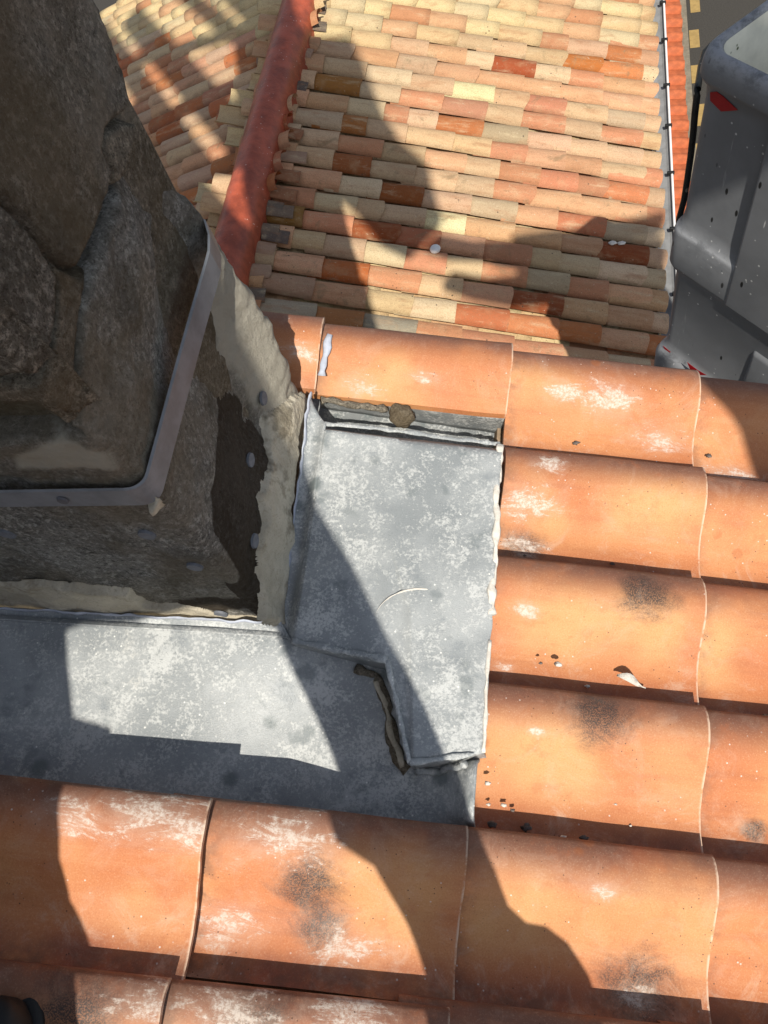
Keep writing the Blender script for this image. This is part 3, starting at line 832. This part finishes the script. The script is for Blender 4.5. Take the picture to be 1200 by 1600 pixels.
CAN = [canal_mesh(i, roundend=(0, .004, .012, .03, 0, .008)[i % 6]) for i in range(8)]
PAL = [((.52, .355, .205), 20), ((.55, .42, .255), 13), ((.53, .30, .165), 25), ((.48, .215, .115), 15), ((.43, .145, .052), 5), ((.42, .32, .20), 4), ((.52, .34, .21), 12)]
def pick(r):
    t = r.uniform(0, sum(w_ for _, w_ in PAL))
    for c, w_ in PAL:
        t -= w_
        if t <= 0: break
    k = r.uniform(.85, 1.1)
    return [min(.7, x * k * r.uniform(.96, 1.04)) for x in c]
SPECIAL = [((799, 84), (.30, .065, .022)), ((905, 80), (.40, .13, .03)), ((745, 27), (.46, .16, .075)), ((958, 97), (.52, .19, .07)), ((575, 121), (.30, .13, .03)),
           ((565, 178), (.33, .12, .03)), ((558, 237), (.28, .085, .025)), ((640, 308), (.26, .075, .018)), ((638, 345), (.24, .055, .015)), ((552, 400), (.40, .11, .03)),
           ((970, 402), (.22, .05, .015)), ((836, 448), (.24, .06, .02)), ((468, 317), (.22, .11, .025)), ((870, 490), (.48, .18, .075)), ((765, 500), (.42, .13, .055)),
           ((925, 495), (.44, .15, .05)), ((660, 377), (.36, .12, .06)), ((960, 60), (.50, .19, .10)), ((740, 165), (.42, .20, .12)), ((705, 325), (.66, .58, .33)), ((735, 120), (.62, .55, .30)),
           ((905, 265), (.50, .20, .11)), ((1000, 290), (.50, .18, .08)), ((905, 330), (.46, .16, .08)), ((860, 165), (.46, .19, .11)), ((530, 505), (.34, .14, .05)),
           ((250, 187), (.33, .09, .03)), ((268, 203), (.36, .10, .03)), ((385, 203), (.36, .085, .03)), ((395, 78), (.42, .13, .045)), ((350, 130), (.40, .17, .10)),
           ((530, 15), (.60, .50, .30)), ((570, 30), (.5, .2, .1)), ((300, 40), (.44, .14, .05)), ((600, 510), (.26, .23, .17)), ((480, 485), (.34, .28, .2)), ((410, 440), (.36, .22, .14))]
grid = []
r2 = random.Random(5)
def proj(X):
    c = R @ np.array(X); return np.array([c[0] / c[2] * F + 600, c[1] / c[2] * F + 800]), c[2]
def visible(X, m=60):
    p, z = proj(X)
    return z > 0 and -m < p[0] < 1200 + m and -m < p[1] < 640 and not (p[0] < 150 and p[1] > 120)
extra = []
PR = .1904
for j in range(-6, 23):
    vj = -j * PR + .072 + r2.uniform(-.008, .008)
    u = .0 + r2.uniform(-.025, .025); first = True
    ends = [.128 + r2.uniform(-.012, .01)]
    while u > UR + .05:
        ends.append(u); u -= r2.uniform(.26, .345) if r2.random() < .93 else r2.uniform(.17, .24)
    bend = 0
    for n_, e in enumerate(ends):
        X = Q0 + U2 * (e - .15) + V * (vj + .012 * noise.noise(Vector((e * .9, j * .35, 1)))) 
        grid.append(('R', e, vj + .014 * noise.noise(Vector((e * .8, j * .35, 1))), j, visible(X)))
    if j < 16:
        u = r2.uniform(.14, .3)
        while u < 3.7:
            X = RID + UL * (u - .15) + V * vj
            grid.append(('L', u, vj + .016 * noise.noise(Vector((u * .8, j * .35, 7))), j, visible(X, 40)))
            u += r2.uniform(.25, .34) if r2.random() < .92 else r2.uniform(.17, .24)
import itertools
vis = [g for g in grid if g[4]]
vis_tiles = []
for g in grid:
    side, e, v_, j, ok = g
    if side == 'R':
        B = B2; loc = Q0 + U2 * e + V * v_; slopeN = N2
    else:
        B = BL; loc = RID + UL * e + V * v_; slopeN = NL
    h = .034
    mat4 = Matrix.Translation(Vector(loc + slopeN * h - Q0)) @ B @ Matrix.Rotation(r2.uniform(-.022, .022), 4, 'Z') @ Matrix.Rotation(-.034 + r2.uniform(-.008, .008), 4, 'Y') @ Matrix.Rotation(r2.uniform(-.05, .05), 4, 'X')
    col = pick(r2)
    if side == 'L' and r2.random() < .5: col = [x * r2.uniform(.9, 1.05) for x in r2.choice([(.50, .24, .13), (.46, .185, .09), (.52, .29, .17), (.42, .14, .05), (.48, .32, .20)])]
    mid = loc + (U2 if side == 'R' else UL) * -.14 + slopeN * .09
    if ok:
        vis_tiles.append([mat4, col, proj(mid)[0], r2.randrange(8), r2.uniform(.93, 1.04)])
    else:
        extra.append((mat4, r2.randrange(8)))
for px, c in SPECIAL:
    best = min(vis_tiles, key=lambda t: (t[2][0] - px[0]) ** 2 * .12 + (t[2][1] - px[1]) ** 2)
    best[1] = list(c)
cx = np.array([650., 260.])
vis_tiles.sort(key=lambda t: -t[2][1])
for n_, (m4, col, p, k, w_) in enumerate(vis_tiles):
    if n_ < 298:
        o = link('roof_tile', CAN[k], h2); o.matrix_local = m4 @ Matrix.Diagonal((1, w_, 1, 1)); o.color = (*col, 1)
    else: extra.append((m4, k))
# the rest of the covers (out of the frame or past the limit) and all channel tiles: one part each
def joined(name, items, mat, flip=False):
    vs = []; fs = []
    for m4, k in items:
        b = len(vs); me = CAN[k]
        vs += [m4 @ v.co for v in me.vertices]
        fs += [tuple(b + i for i in p.vertices) for p in me.polygons]
    o = link(name, mesh(name, vs, fs), h2, mat); o['kind'] = 'stuff'; return o
joined('cover_tiles', extra, MOI)
pans = []
for j in range(-6, 23):
    vj = -j * PR + .072 + PR / 2
    u = .06
    while u > UR - .1:
        pans.append((Matrix.Translation(Vector(Q0 + U2 * (u + .05) + V * vj + N2 * .026 - Q0)) @ B2 @ Matrix.Rotation(r2.uniform(-.03, .03), 4, 'Z') @ Matrix.Rotation(-.03, 4, 'Y') @ Matrix.Diagonal((1, 1.12, -.75, 1)), r2.randrange(8)))
        u -= r2.uniform(.24, .36)
    if j < 16:
        u = .3
        while u < 3.8:
            pans.append((Matrix.Translation(Vector(RID + UL * u + V * vj + NL * .026 - Q0)) @ BL @ Matrix.Rotation(-.03, 4, 'Y') @ Matrix.Diagonal((1, 1.12, -.75, 1)), r2.randrange(8)))
            u += r2.uniform(.24, .36)
joined('channel_tiles', pans, MOI)
# deck and walls
def deck():
    e = Q0 + U2 * .10; f = RID + UL * 4.0
    y0, y1 = Q0[1] - 4.6, Q0[1] + 1.4
    vs = []
    for P in (e - N2 * .17, RID - np.array([0, 0, .17]), f - NL * .17):
        vs += [np.array([P[0], y0, P[2]]), np.array([P[0], y1, P[2]])]
    me = mesh('roof_bed', [v - Q0 for v in vs], [(0, 1, 3, 2), (2, 3, 5, 4)], False)
    o = link('roof_bed', me, h2, MDECK); m = o.modifiers.new('thickness', 'SOLIDIFY'); m.thickness = .1; m.offset = 1
    bm = box_bm(-5.0, e[0] - .18, y0, y1, -8.6, e[2] - .22)
    for v in bm.verts: v.co -= Vector(Q0)
    link('wall', bm_mesh('wall', bm), h2, MWALL)
deck()
# red sealed ridge
def ridge():
    seg = 18; vs = []; fs = []
    ys = np.arange(Q0[1] - 4.4, Q0[1] + 1.3, .03)
    for i, y in enumerate(ys):
        for k in range(seg + 1):
            a = math.pi * (k / seg) * 1.24 - .12 * math.pi
            p = Vector((math.cos(a), 0, math.sin(a)))
            r_ = .152 + .010 * fbm((p.x * 2, y * 2.2, p.z * 2), 4, 1.2)
            if k in (0, seg): r_ += .05 * abs(noise.noise(Vector((y * 5, k, 2)))) + .02 * noise.noise(Vector((y * 17, k, 4)))
            if k in (1, seg - 1): r_ += .016 * noise.noise(Vector((y * 6, k, 5)))
            ring_ = .002 * math.exp(-(((y + .1) % .42 - .2) / .03) ** 2)
            vs.append((RID[0] + p.x * (r_ + ring_) * .92, y, RID[2] + .065 + p.z * (r_ + ring_)))
    n = seg + 1
    for i in range(len(ys) - 1):
        for k in range(seg):
            fs.append((i * n + k, i * n + k + 1, (i + 1) * n + k + 1, (i + 1) * n + k))
    me = mesh('ridge_cap', [np.array(v) - Q0 for v in vs], fs)
    link('ridge_cap', me, h2, MRED)
ridge()
# broken tile slips and mortar bedded against the ridge
for i, (x, y) in enumerate([(500, 35), (478, 78), (470, 130), (463, 205), (468, 240), (458, 270), (447, 325), (440, 365), (430, 320), (424, 355), (418, 385), (412, 418), (402, 455), (500, 8), (452, 300)]):
    u, v_ = low((x, y), .11)
    me = CAN[i % 8]
    o = link('tile_slip', me, h2)
    o.matrix_local = Matrix.Translation(Vector(Q0 + U2 * (u + .05) + V * (v_) + N2 * .082 - Q0)) @ B2 @ Matrix.Rotation(r2.uniform(-.12, .12), 4, 'Z') @ Matrix.Diagonal((.45, .66, .32, 1))
    o.color = (*r2.choice([(.12, .10, .08), (.28, .12, .06), (.16, .12, .09), (.34, .22, .15), (.10, .08, .07)]), 1)
for i in range(9):
    y = Q0[1] - 3.6 + i * .45
    u = .17
    o = link('tile_slip', CAN[(i + 3) % 8], h2)
    o.matrix_local = Matrix.Translation(Vector(RID + UL * (u + .10) + V * (y - Q0[1]) + NL * .082 - Q0)) @ BL @ Matrix.Rotation(r2.uniform(-.12, .12), 4, 'Z') @ Matrix.Diagonal((.45, .66, .32, 1))
    o.color = (*r2.choice([(.12, .10, .08), (.28, .12, .06), (.16, .12, .09), (.34, .22, .15)]), 1)

# ------------------------------------------------------------------ gutter with brackets
gt = thing('gutter', 'grey eaves gutter with a white outer rim along the right edge of the lower roof', 'gutter', tuple(Q0))
def gutter():
    gx0 = Q0[0] + .115; gz = Q0[2] - .055
    pts = [(-.03, .05), (-.028, .02), (-.01, .0), (.03, -.008), (.07, .0), (.088, .012), (.092, .03), (.104, .036), (.108, .028)]
    ys = np.linspace(Q0[1] - 4.5, Q0[1] + 1.3, 30)
    vs = []; fs = []
    for y in ys:
        for a, b in pts: vs.append(np.array([gx0 + a, y, gz + b]) - Q0)
    n = len(pts)
    for i in range(len(ys) - 1):
        for k in range(n - 1): fs.append((i * n + k, i * n + k + 1, (i + 1) * n + k + 1, (i + 1) * n + k))
    o = link('channel', mesh('channel', vs, fs, False), gt, MGUT); m = o.modifiers.new('thickness', 'SOLIDIFY'); m.thickness = .003
    tube('rim', [(gx0 + .100 - Q0[0], y - Q0[1], gz + .038 - Q0[2]) for y in ys], .009, gt, MWHITE, 8)
    for py, px in [(4, 1027), (62, 1030), (133, 1032), (196, 1035), (270, 1038), (357, 1041), (458, 1044), (-60, 1026)]:
        X = hit((px, py), np.array([0, 0, gz + .05]), np.array([0, 0, 1.]))
        bm = box_bm(-.035, .016, -.011, .011, -.012, .014, .004)
        b = link('bracket', bm_mesh('bracket', bm), gt, MBLK)
        b.location = (gx0 + .100 - Q0[0], X[1] - Q0[1], gz + .042 - Q0[2])
gutter()

# ------------------------------------------------------------------ red eaves beyond the gutter
h3 = thing('house', 'narrow strip of orange red tiled eaves beyond the gutter', 'eaves', (0.7, 5.0, -4.9))
def eaves():
    O = np.array([0.7, 5.0, -4.9])
    x0, x1 = .60, hit((1069, 120), np.array([0, 0, -5.0]), np.array([0, 0, 1.]))[0]
    pr = [(0, .0), (.01, .028), (.03, .045), (.055, .050), (.08, .040), (.10, .018), (.13, .008), (.17, .006), (.205, .0)]
    Lx = x1 - x0; vs = []; fs = []
    for s_ in (0, 1):
        for i in range(3):
            t = i / 2
            for a, b in pr: vs.append((x0 + Lx * t, a, b - .04 * t - .012 * s_ + (.004 * noise.noise(Vector((t * 3, a * 20, 0))))))
    n = len(pr)
    for i in range(2):
        for k in range(n - 1):
            q = (i * n + k, (i + 1) * n + k, (i + 1) * n + k + 1, i * n + k + 1); fs.append(q); fs.append(tuple(3 * n + z for z in q)[::-1])
    for k in range(n - 1): fs.append((2 * n + k, 5 * n + k, 5 * n + k + 1, 2 * n + k + 1))
    me = mesh('eave_tile', vs, fs); me.materials.append(MEAVE)
    y = 3.3
    while y < 8.4:
        o = link('eave_tile', me, h3); o.location = (-O[0] + r2.uniform(-.006, .006), y - O[1], -4.93 - O[2]); o.rotation_euler.z = r2.uniform(-.012, .012)
        y += .203
    bm = box_bm(x0 - .4, x1 - .05, 3.2, 8.6, -5.2, -4.99)
    for v in bm.verts: v.co -= Vector(O)
    link('soffit', bm_mesh('soffit', bm), h3, MWALL)
eaves()

# ------------------------------------------------------------------ lift bucket
RB = 1.9; KB = RB / 1.74
kc = horiz((1098, 88)); K = kc / np.linalg.norm(kc) * RB
E1 = np.array([.69, -.724]); E1 /= np.linalg.norm(E1); E2 = np.array([-E1[1], E1[0]])
def zat(px, r=RB): return -r / np.linalg.norm(horiz(px))
K = K - (E1 + E2) * .015 * KB
bk = thing('lift_bucket', 'scuffed grey fibreglass lift bucket with red tape, hanging beyond the roof edge at right', 'lift bucket', (K[0], K[1], -2.3 * KB))
def bucket():
    O = np.array([K[0], K[1], -2.3 * KB])
    W = .64 * KB
    def loop(z, inset, rad):
        inset *= KB; rad *= KB
        pts = []
        lo, hi = inset, W - inset
        for (cx_, cy_, a0) in ((lo + rad, lo + rad, 180), (hi - rad, lo + rad, 270), (hi - rad, hi - rad, 0), (lo + rad, hi - rad, 90)):
            for k in range(7):
                a = math.radians(a0 + 15 * k)
                s_, t_ = cx_ + rad * math.cos(a), cy_ + rad * math.sin(a)
                p = K + E1 * s_ + E2 * t_
                pts.append(np.array([p[0], p[1], z]) - O)
        return pts
    zr = zat((1100, 72)); zl = zat((1094, 118)); zb0 = zat((1066, 352)); zb1 = zat((1056, 408)); zf = zat((1024, 540)); zz = zat((1018, 580))
    prof = [(zr - .045 * KB, .034, .045, 1), (zr - .008 * KB, .030, .045, 1), (zr, .022, .045, 1), (zr - .002 * KB, .012, .05, 1), (zr - .012 * KB, .004, .055, .8), (zr - .03 * KB, 0, .055, .25), (zl + .01 * KB, -.002, .055, 0), (zl, .002, .055, .0), (zl - .010 * KB, .014, .045, 0), (zl - .05 * KB, .017, .045, 0),
            (zb0 + .05 * KB, .016, .045, 0), (zb0 + .012 * KB, .012, .045, .2), (zb0, .004, .045, .9), (zb0 - .012 * KB, .001, .045, .25), (zb1 + .01 * KB, .001, .045, 0), (zb1, .004, .045, 0), (zb1 - .03 * KB, .020, .04, 0),
            (zf + .05 * KB, .028, .04, 0), (zf + .015 * KB, .024, .04, .3), (zf, .012, .045, .7), (zf - .03 * KB, .002, .05, .3), (zz, .004, .05, 0), (zz - .02 * KB, .03, .05, 0)]
    vs = []; fs = []; sc = []
    for z, ins, rad, q in prof:
        l = loop(z, ins, rad); vs += l; sc += [q] * len(l)
    n = 28
    for i in range(len(prof) - 1):
        for k in range(n):
            fs.append((i * n + k, i * n + (k + 1) % n, (i + 1) * n + (k + 1) % n, (i + 1) * n + k))
    fs.append(tuple((len(prof) - 1) * n + k for k in range(n))[::-1])
    me = mesh('shell', vs, fs)
    a = me.attributes.new('scuff', 'FLOAT_VECTOR', 'POINT'); buf = []
    for q in sc: buf += [q, 0, 0]
    a.data.foreach_set('vector', buf)
    bm = bmesh.new(); bm.from_mesh(me); bmesh.ops.recalc_face_normals(bm, faces=bm.faces[:]); bm.to_mesh(me); bm.free()
    shell = link('shell', me, bk, MBK)
    # liner inside
    vs = []; fs = []
    lp = [(zr - .010 * KB, .031, .045), (zr - .04 * KB, .040, .045), (zr - .55 * KB, .085, .05), (zz + .05 * KB, .10, .05)]
    for z, ins, rad in lp: vs += loop(z, ins, rad)
    for i in range(len(lp) - 1):
        for k in range(n): fs.append((i * n + k, (i + 1) * n + k, (i + 1) * n + (k + 1) % n, i * n + (k + 1) % n))
    fs.append(tuple((len(lp) - 1) * n + k for k in range(n)))
    link('liner', mesh('liner', vs, fs), bk, MLINER)
    # raised panels on the two seen faces: upper panel right of the corner recess, lower sloping panel
    def on(s_, inset): p = K + E1 * s_ + E2 * inset * KB; return p
    def panel(name, s0, s1, z0, z1, ins_o, ins_i, chz=.02, chs=.02):
        chz *= KB; chs *= KB
        vs = []
        for (ds, dz, ins) in ((0, 0, ins_i), (chs, chz, ins_o)):
            for s_, z in ((s0 + ds, z0 + dz), (s1 - ds, z0 + dz), (s1 - ds, z1 - dz), (s0 + ds, z1 - dz)):
                p = on(s_, ins); vs.append(np.array([p[0], p[1], z]) - O)
        fs = [(4, 5, 6, 7), (0, 1, 5, 4), (1, 2, 6, 5), (2, 3, 7, 6), (3, 0, 4, 7)]
        me = mesh(name, vs, fs, False)
        bm = bmesh.new(); bm.from_mesh(me); bmesh.ops.recalc_face_normals(bm, faces=bm.faces[:])
        bmesh.ops.bevel(bm, geom=[e for e in bm.edges if len(e.link_faces) == 2], offset=.008 * KB, segments=3, profile=.5, affect='EDGES')
        c = Vector(np.array([*(on(.5 * KB, .5)), (z0 + z1) / 2]) - O)
        f = max(bm.faces, key=lambda f: f.calc_area())
        if f.normal.dot(c - f.calc_center_median()) > 0: bmesh.ops.reverse_faces(bm, faces=bm.faces[:])
        bm.to_mesh(me); bm.free()
        me.polygons.foreach_set('use_smooth', [True] * len(me.polygons))
        return link(name, me, bk, MBK)
    nf = np.array([E2[0], E2[1], 0]); pf = np.array([*(on(0, .015)), 0])
    def fs_(px):
        X = hit(px, pf, nf); return (X[:2] - K) @ E1, X[2]
    sA, _ = fs_((1184, 260)); 
    panel('raised_panel', sA, .60 * KB, zb1 - .02 * KB, zl + .03 * KB, -.006, .050)
    sB, zB_ = fs_((1052, 440)); sC, zC = fs_((1076, 530))
    sD, zD = fs_((1172, 520))
    panel('raised_panel', sD, .60 * KB, zf + .10 * KB, zb1 - .10 * KB, .012, .060, .03, .03)
    # red tape
    def tape(pxs, off):
        vs = []
        for p in pxs:
            X = hit(p, np.array([*(on(0, off)), 0]), nf); vs.append(X - O)
        o = link('red_tape', mesh('red_tape', vs, [tuple(range(len(vs)))], False), bk, MTAPE)
        m = o.modifiers.new('thickness', 'SOLIDIFY'); m.thickness = .001
    tape([(1110, 144), (1120, 143), (1130, 150), (1153, 172), (1127, 174), (1110, 157)], .0135)
    tape([(1036, 540), (1048, 550), (1038, 555), (1040, 548)], .020)
    tape([(1074, 566), (1090, 578), (1104, 586), (1082, 586)], .0005)
    # hose hanging down the back edge
    P = []
    for px in [(1112, 70), (1101, 82), (1095, 105), (1090, 140), (1086, 175), (1083, 210), (1079, 245), (1074, 280), (1069, 312), (1062, 338), (1060, 350), (1066, 354)]:
        h_ = horiz(px); r_ = 1.80 * KB + max(0, (140 - px[1]) * .006); P.append(np.append(h_, -1) * (r_ / np.linalg.norm(h_)))
    Q = []
    for a, b in zip(P[:-1], P[1:]):
        for i in range(4): Q.append(lerp(a, b, i / 4) - O)
    Q.append(P[-1] - O)
    tube('control_hose', Q, .0085 * KB, bk, mat_plain('sun_spotted_hose', (.014, .014, .014), .5, .4, .3, 30, .3, 0, (24, .25, (.24, .22, .19))), 8)  # pale spots: bits of sun painted into the hose colour
bucket()

# ------------------------------------------------------------------ small things lying about
SMALL = [(762, 1224, 'l', .006), (763, 1257, 'l', .004), (787, 1258, 'l', .006), (801, 1266, 'd', .005), (769, 1288, 'd', .009), (822, 1292, 'd', .010), (880, 1308, 'l', .006), (912, 1309, 'd', .008),
         (845, 1036, 'd', .004), (872, 1038, 'l', .007), (845, 1078, 'd', .006), (918, 1072, 'l', .005), (900, 692, 'd', .008), (810, 702, 'd', .008), (957, 881, 'd', .005),
         (820, 868, 'd', .004), (1060, 1213, 'd', .003), (1108, 712, 'd', .007), (962, 1257, 'l', .003), (985, 1290, 'l', .003), (1182, 1196, 'd', .004), (1166, 1188, 'd', .003), (1175, 1197, 'd', .003)]
for i, (x, y, kd, r_) in enumerate(SMALL):
    base = -.036 if (y - 735) % 190 > 120 else -.01
    o = lump('mortar_crumb', NP((x, y), base), r_ * .62, i + 20, None, MCRUMB if kd == 'd' else MCAST, (1.3, .8, .6), 2, .9)
    tag(o, ('dark' if kd == 'd' else 'pale') + ' little mortar crumb lying on the orange roof tiles', 'crumb', ('dark' if kd == 'd' else 'pale') + ' crumbs on the tiles')
# torn paper flake caught in a valley
def flake():
    c = NP((985, 1066), -.025)
    vs = []; fs = []
    for i in range(9):
        for j in range(3):
            t = i / 8; wd = .0075 * math.sin(math.pi * min(1, t * 1.1 + .05))
            vs.append(np.array(U1) * (t - .5) * .052 + V * ((j - 1) * wd + .012 * (.5 - t)) + N1 * (.006 + .010 * math.sin(t * 5) + .004 * (j - 1) ** 2))
    for i in range(8):
        for j in range(2): fs.append((i * 3 + j, (i + 1) * 3 + j, (i + 1) * 3 + j + 1, i * 3 + j + 1))
    o = link('paper_flake', mesh('paper_flake', vs, fs), None, MCAST); o.location = tuple(c)
    m = o.modifiers.new('thickness', 'SOLIDIFY'); m.thickness = .001
    tag(o, 'torn curled whitish flake lying in a tile valley', 'flake')
flake()
o = lump('snail_shell', NP((1198, 1128), -.03), .013, 77, None, MMORT, (1, 1, .8), 3, .3)
tag(o, 'round brown pebble at the right edge in a tile valley', 'pebble')
u, v_ = low((680, 389), .10)
o = lump('white_disc', Q0 + U2 * u + V * v_ + N2 * .10, .036, 5, None, MWHITE, (1, 1, .6), 3, .06)
tag(o, 'small round white disc lying on the lower roof', 'disc')
for (x, y) in ((958, 378), (972, 378)):
    u, v_ = low((x, y), .10)
    o = lump('white_lump', Q0 + U2 * u + V * v_ + N2 * .09, .022, x, None, MCAST, (1.3, .8, .3), 2, .4)
    tag(o, 'whitish spatter lump on a lower roof tile in the striped shade at right', 'lump', 'white lumps on the lower roof')
# black boot toe at the bottom left corner
bt = thing('boot', 'black rounded boot toe at the bottom left corner on the tiles', 'boot', tuple(NP((8, 1625), .02)))
c = NP((8, 1625), .02)
lump('upper', (0, 0, .015), .042, 9, bt, MBLK, (.95, 1.2, .8), 3, .12)
lump('sole', (0, 0, -.012), .045, 10, bt, MBLK, (1, 1.25, .3), 3, .08)

# ------------------------------------------------------------------ plates added behind the viewer, out of view, shaped to shade the chimney
def plate(name, pts, y0, y1, parent, O, mat):
    n = len(pts); vs = [np.array([x, y0, z]) - O for x, z in pts] + [np.array([x, y1, z]) - O for x, z in pts]
    bm = bmesh.new(); V_ = [bm.verts.new(v) for v in vs]
    bm.faces.new(V_[:n]); bm.faces.new(V_[n:][::-1])
    for i in range(n): bm.faces.new((V_[i], V_[(i + 1) % n], V_[n + (i + 1) % n], V_[n + i])[::-1])
    bmesh.ops.recalc_face_normals(bm, faces=bm.faces[:])
    bmesh.ops.triangulate(bm, faces=[f for f in bm.faces if len(f.verts) > 4])
    return link(name, bm_mesh(name, bm), parent, mat)
YC = -.6
SN = SUN / -SUN[1]
def upY(X, Y=YC):
    t = (Y - X[1]) / SN[1]; q = X + SN * t; return (q[0], q[2])
def rfX(px):
    X = np.array([XF, .6, -1.0])
    for _ in range(5):
        y, z = rface(px) if _ == 0 else (X[1], X[2])
        X = hit(px, np.array([XF + FLARE(y, z), 0, 0]), np.array([1., 0, 0]))
    return X
def ffX(px): x, z = fface(px); return np.array([x, yf(x), z])
A_ = [upY(rfX(p)) for p in [(325, 350), (385, 560), (440, 690)]] + [upY(NP(p, HS)) for p in [(490, 820), (545, 910), (600, 1020), (660, 1130)]] + \
     [upY(APX((722, 1262)))] + [upY(NP(p, h)) for p, h in [((735, 1315), .018), ((772, 1390), .006), ((792, 1442), -.02), ((820, 1469), -.03), ((850, 1474), -.03), ((885, 1502), -.036), ((920, 1560), -.04), ((940, 1620), -.04)]]
B_ = [upY(APX((452, 1004))), upY(APX((545, 1210))), upY(NP((588, 1320), .02)), upY(NP((640, 1420), -.01)), upY(NP((680, 1520), -.035))]
T_ = [upY(ffX(p)) for p in [(432, 960), (400, 950), (335, 932), (290, 934), (215, 950), (140, 948)]]
L_ = [upY(APX((92, 968))), upY(APX((106, 1150))), upY(NP((92, 1250), .015)), upY(NP((84, 1340), .018)), upY(NP((81, 1385), .004)), upY(NP((97, 1450), -.022)), upY(NP((112, 1590), .015))]
A_ = A_[:7] + sorted(A_[7:], key=lambda p: -p[1]); B_ = sorted(B_, key=lambda p: -p[1]); L_ = sorted(L_, key=lambda p: -p[1])
lp = thing('unseen_blocker', 'added grey plates behind the viewer, out of view, shading the chimney and near tiles', 'shade blocker', (0, YC, 0))
OL = np.array([0, YC, 0])
arm = A_[2:] + [(A_[-1][0], -1.0), (B_[-1][0] + .03, -1.0)] + B_[::-1]
arm_top = [T_[0]] 
body = [(A_[0][0], 2.0)] + A_[:3] + [B_[0]] + T_ + [L_[0], (-1.5, L_[0][1]), (-1.5, 2.0)]
plate('blocker_body', body, YC - .03, YC + .03, lp, OL, MBLOCKER)
plate('blocker_arm', [(a, b) for a, b in arm], YC - .032, YC + .028, lp, OL, MBLOCKER)
plate('blocker_left', [(-1.5, L_[0][1] + .01)] + [(x, z + (.01 if i == 0 else 0)) for i, (x, z) in enumerate(L_)] + [(L_[-1][0], -1.0), (-1.5, -1.0)], YC - .028, YC + .032, lp, OL, MBLOCKER)
RT = [upY(NP(p, .01)) for p in [(1108, 596), (1140, 625), (1165, 655), (1185, 695), (1205, 740)]]
plate('blocker_right', [(RT[0][0] - .02, RT[0][1] + .14)] + RT + [(RT[-1][0] + .3, RT[-1][1] - .05), (RT[-1][0] + .3, RT[0][1] + .14)], YC - .03, YC + .03, lp, OL, MBLOCKER)  # added unseen plate, shades the tiles at the right edge
def LP(px): u, v_ = low(px, .08); return Q0 + U2 * u + V * v_ + N2 * .08
def Lq(pxs): return [upY(LP(p), -1.2) for p in pxs]
lb = thing('unseen_roof_blocker', 'added grey plates high behind the viewer, out of view, shading the lower roof', 'lift boom', (0, -1.2, 0))  # added unseen plates, outlined to cast the lower roof's shadow bands
OB = np.array([0, -1.2, 0])
def bar(name, pxs): return plate(name, Lq(pxs), -1.24, -1.16, lb, OB, MBLOCKER)
bar('blocker_upper', [(545, 60), (566, 100), (592, 170), (602, 190), (628, 230), (667, 260), (676, 300), (690, 345), (640, 400), (600, 380), (560, 330), (525, 300), (470, 200), (470, 60)])
bar('blocker_lower', [(800, 372), (890, 364), (1040, 336), (1040, 352), (1025, 364), (880, 383), (840, 388)])
bar('blocker_lower', [(685, 372), (740, 383), (805, 383), (860, 388), (842, 396), (760, 402), (700, 400), (665, 388)])
bar('blocker_lower', [(770, 408), (840, 403), (1040, 376), (1040, 436), (940, 458), (870, 468), (800, 473), (740, 462), (692, 447), (706, 430), (760, 440), (805, 436), (812, 416)])
# strips added left of the shaft, also out of view, to dapple the left slope
sc = thing('dapple_blocker', 'added strips left of the shaft, out of view, dappling the left slope', 'dapple_blocker', (-1.6, -.9, 0))
def dapple_blocker():
    O = np.array([-1.6, -.9, 0]); rs = random.Random(3)
    def back(px, Y):
        RL = RID; d = hit(px, RL, NL); t = (Y - d[1]) / SN[1]; return d + SN * t
    for a, b, wd in [((210, 40), (470, 330), .17), ((160, 60), (330, 300), .12), ((260, -20), (480, 160), .12), ((330, -40), (440, 60), .14), ((200, 190), (400, 430), .20), ((250, 260), (370, 440), .2),
                     ((150, 130), (420, 60), .08), ((180, 230), (470, 110), .10), ((240, 330), (470, 240), .14)]:
        A = back(a, -.9); B = back(b, -.9)
        t = np.array([B[0] - A[0], B[2] - A[2]]); t /= np.linalg.norm(t); nn = np.array([-t[1], t[0]]) * wd / 2
        plate('dapple_strip', [(A[0] + nn[0], A[2] + nn[1]), (B[0] + nn[0], B[2] + nn[1]), (B[0] - nn[0], B[2] - nn[1]), (A[0] - nn[0], A[2] - nn[1])], -.93 + rs.uniform(-.1, .1), -.88 + rs.uniform(.1, .2), sc, O, MBLOCKER)
dapple_blocker()
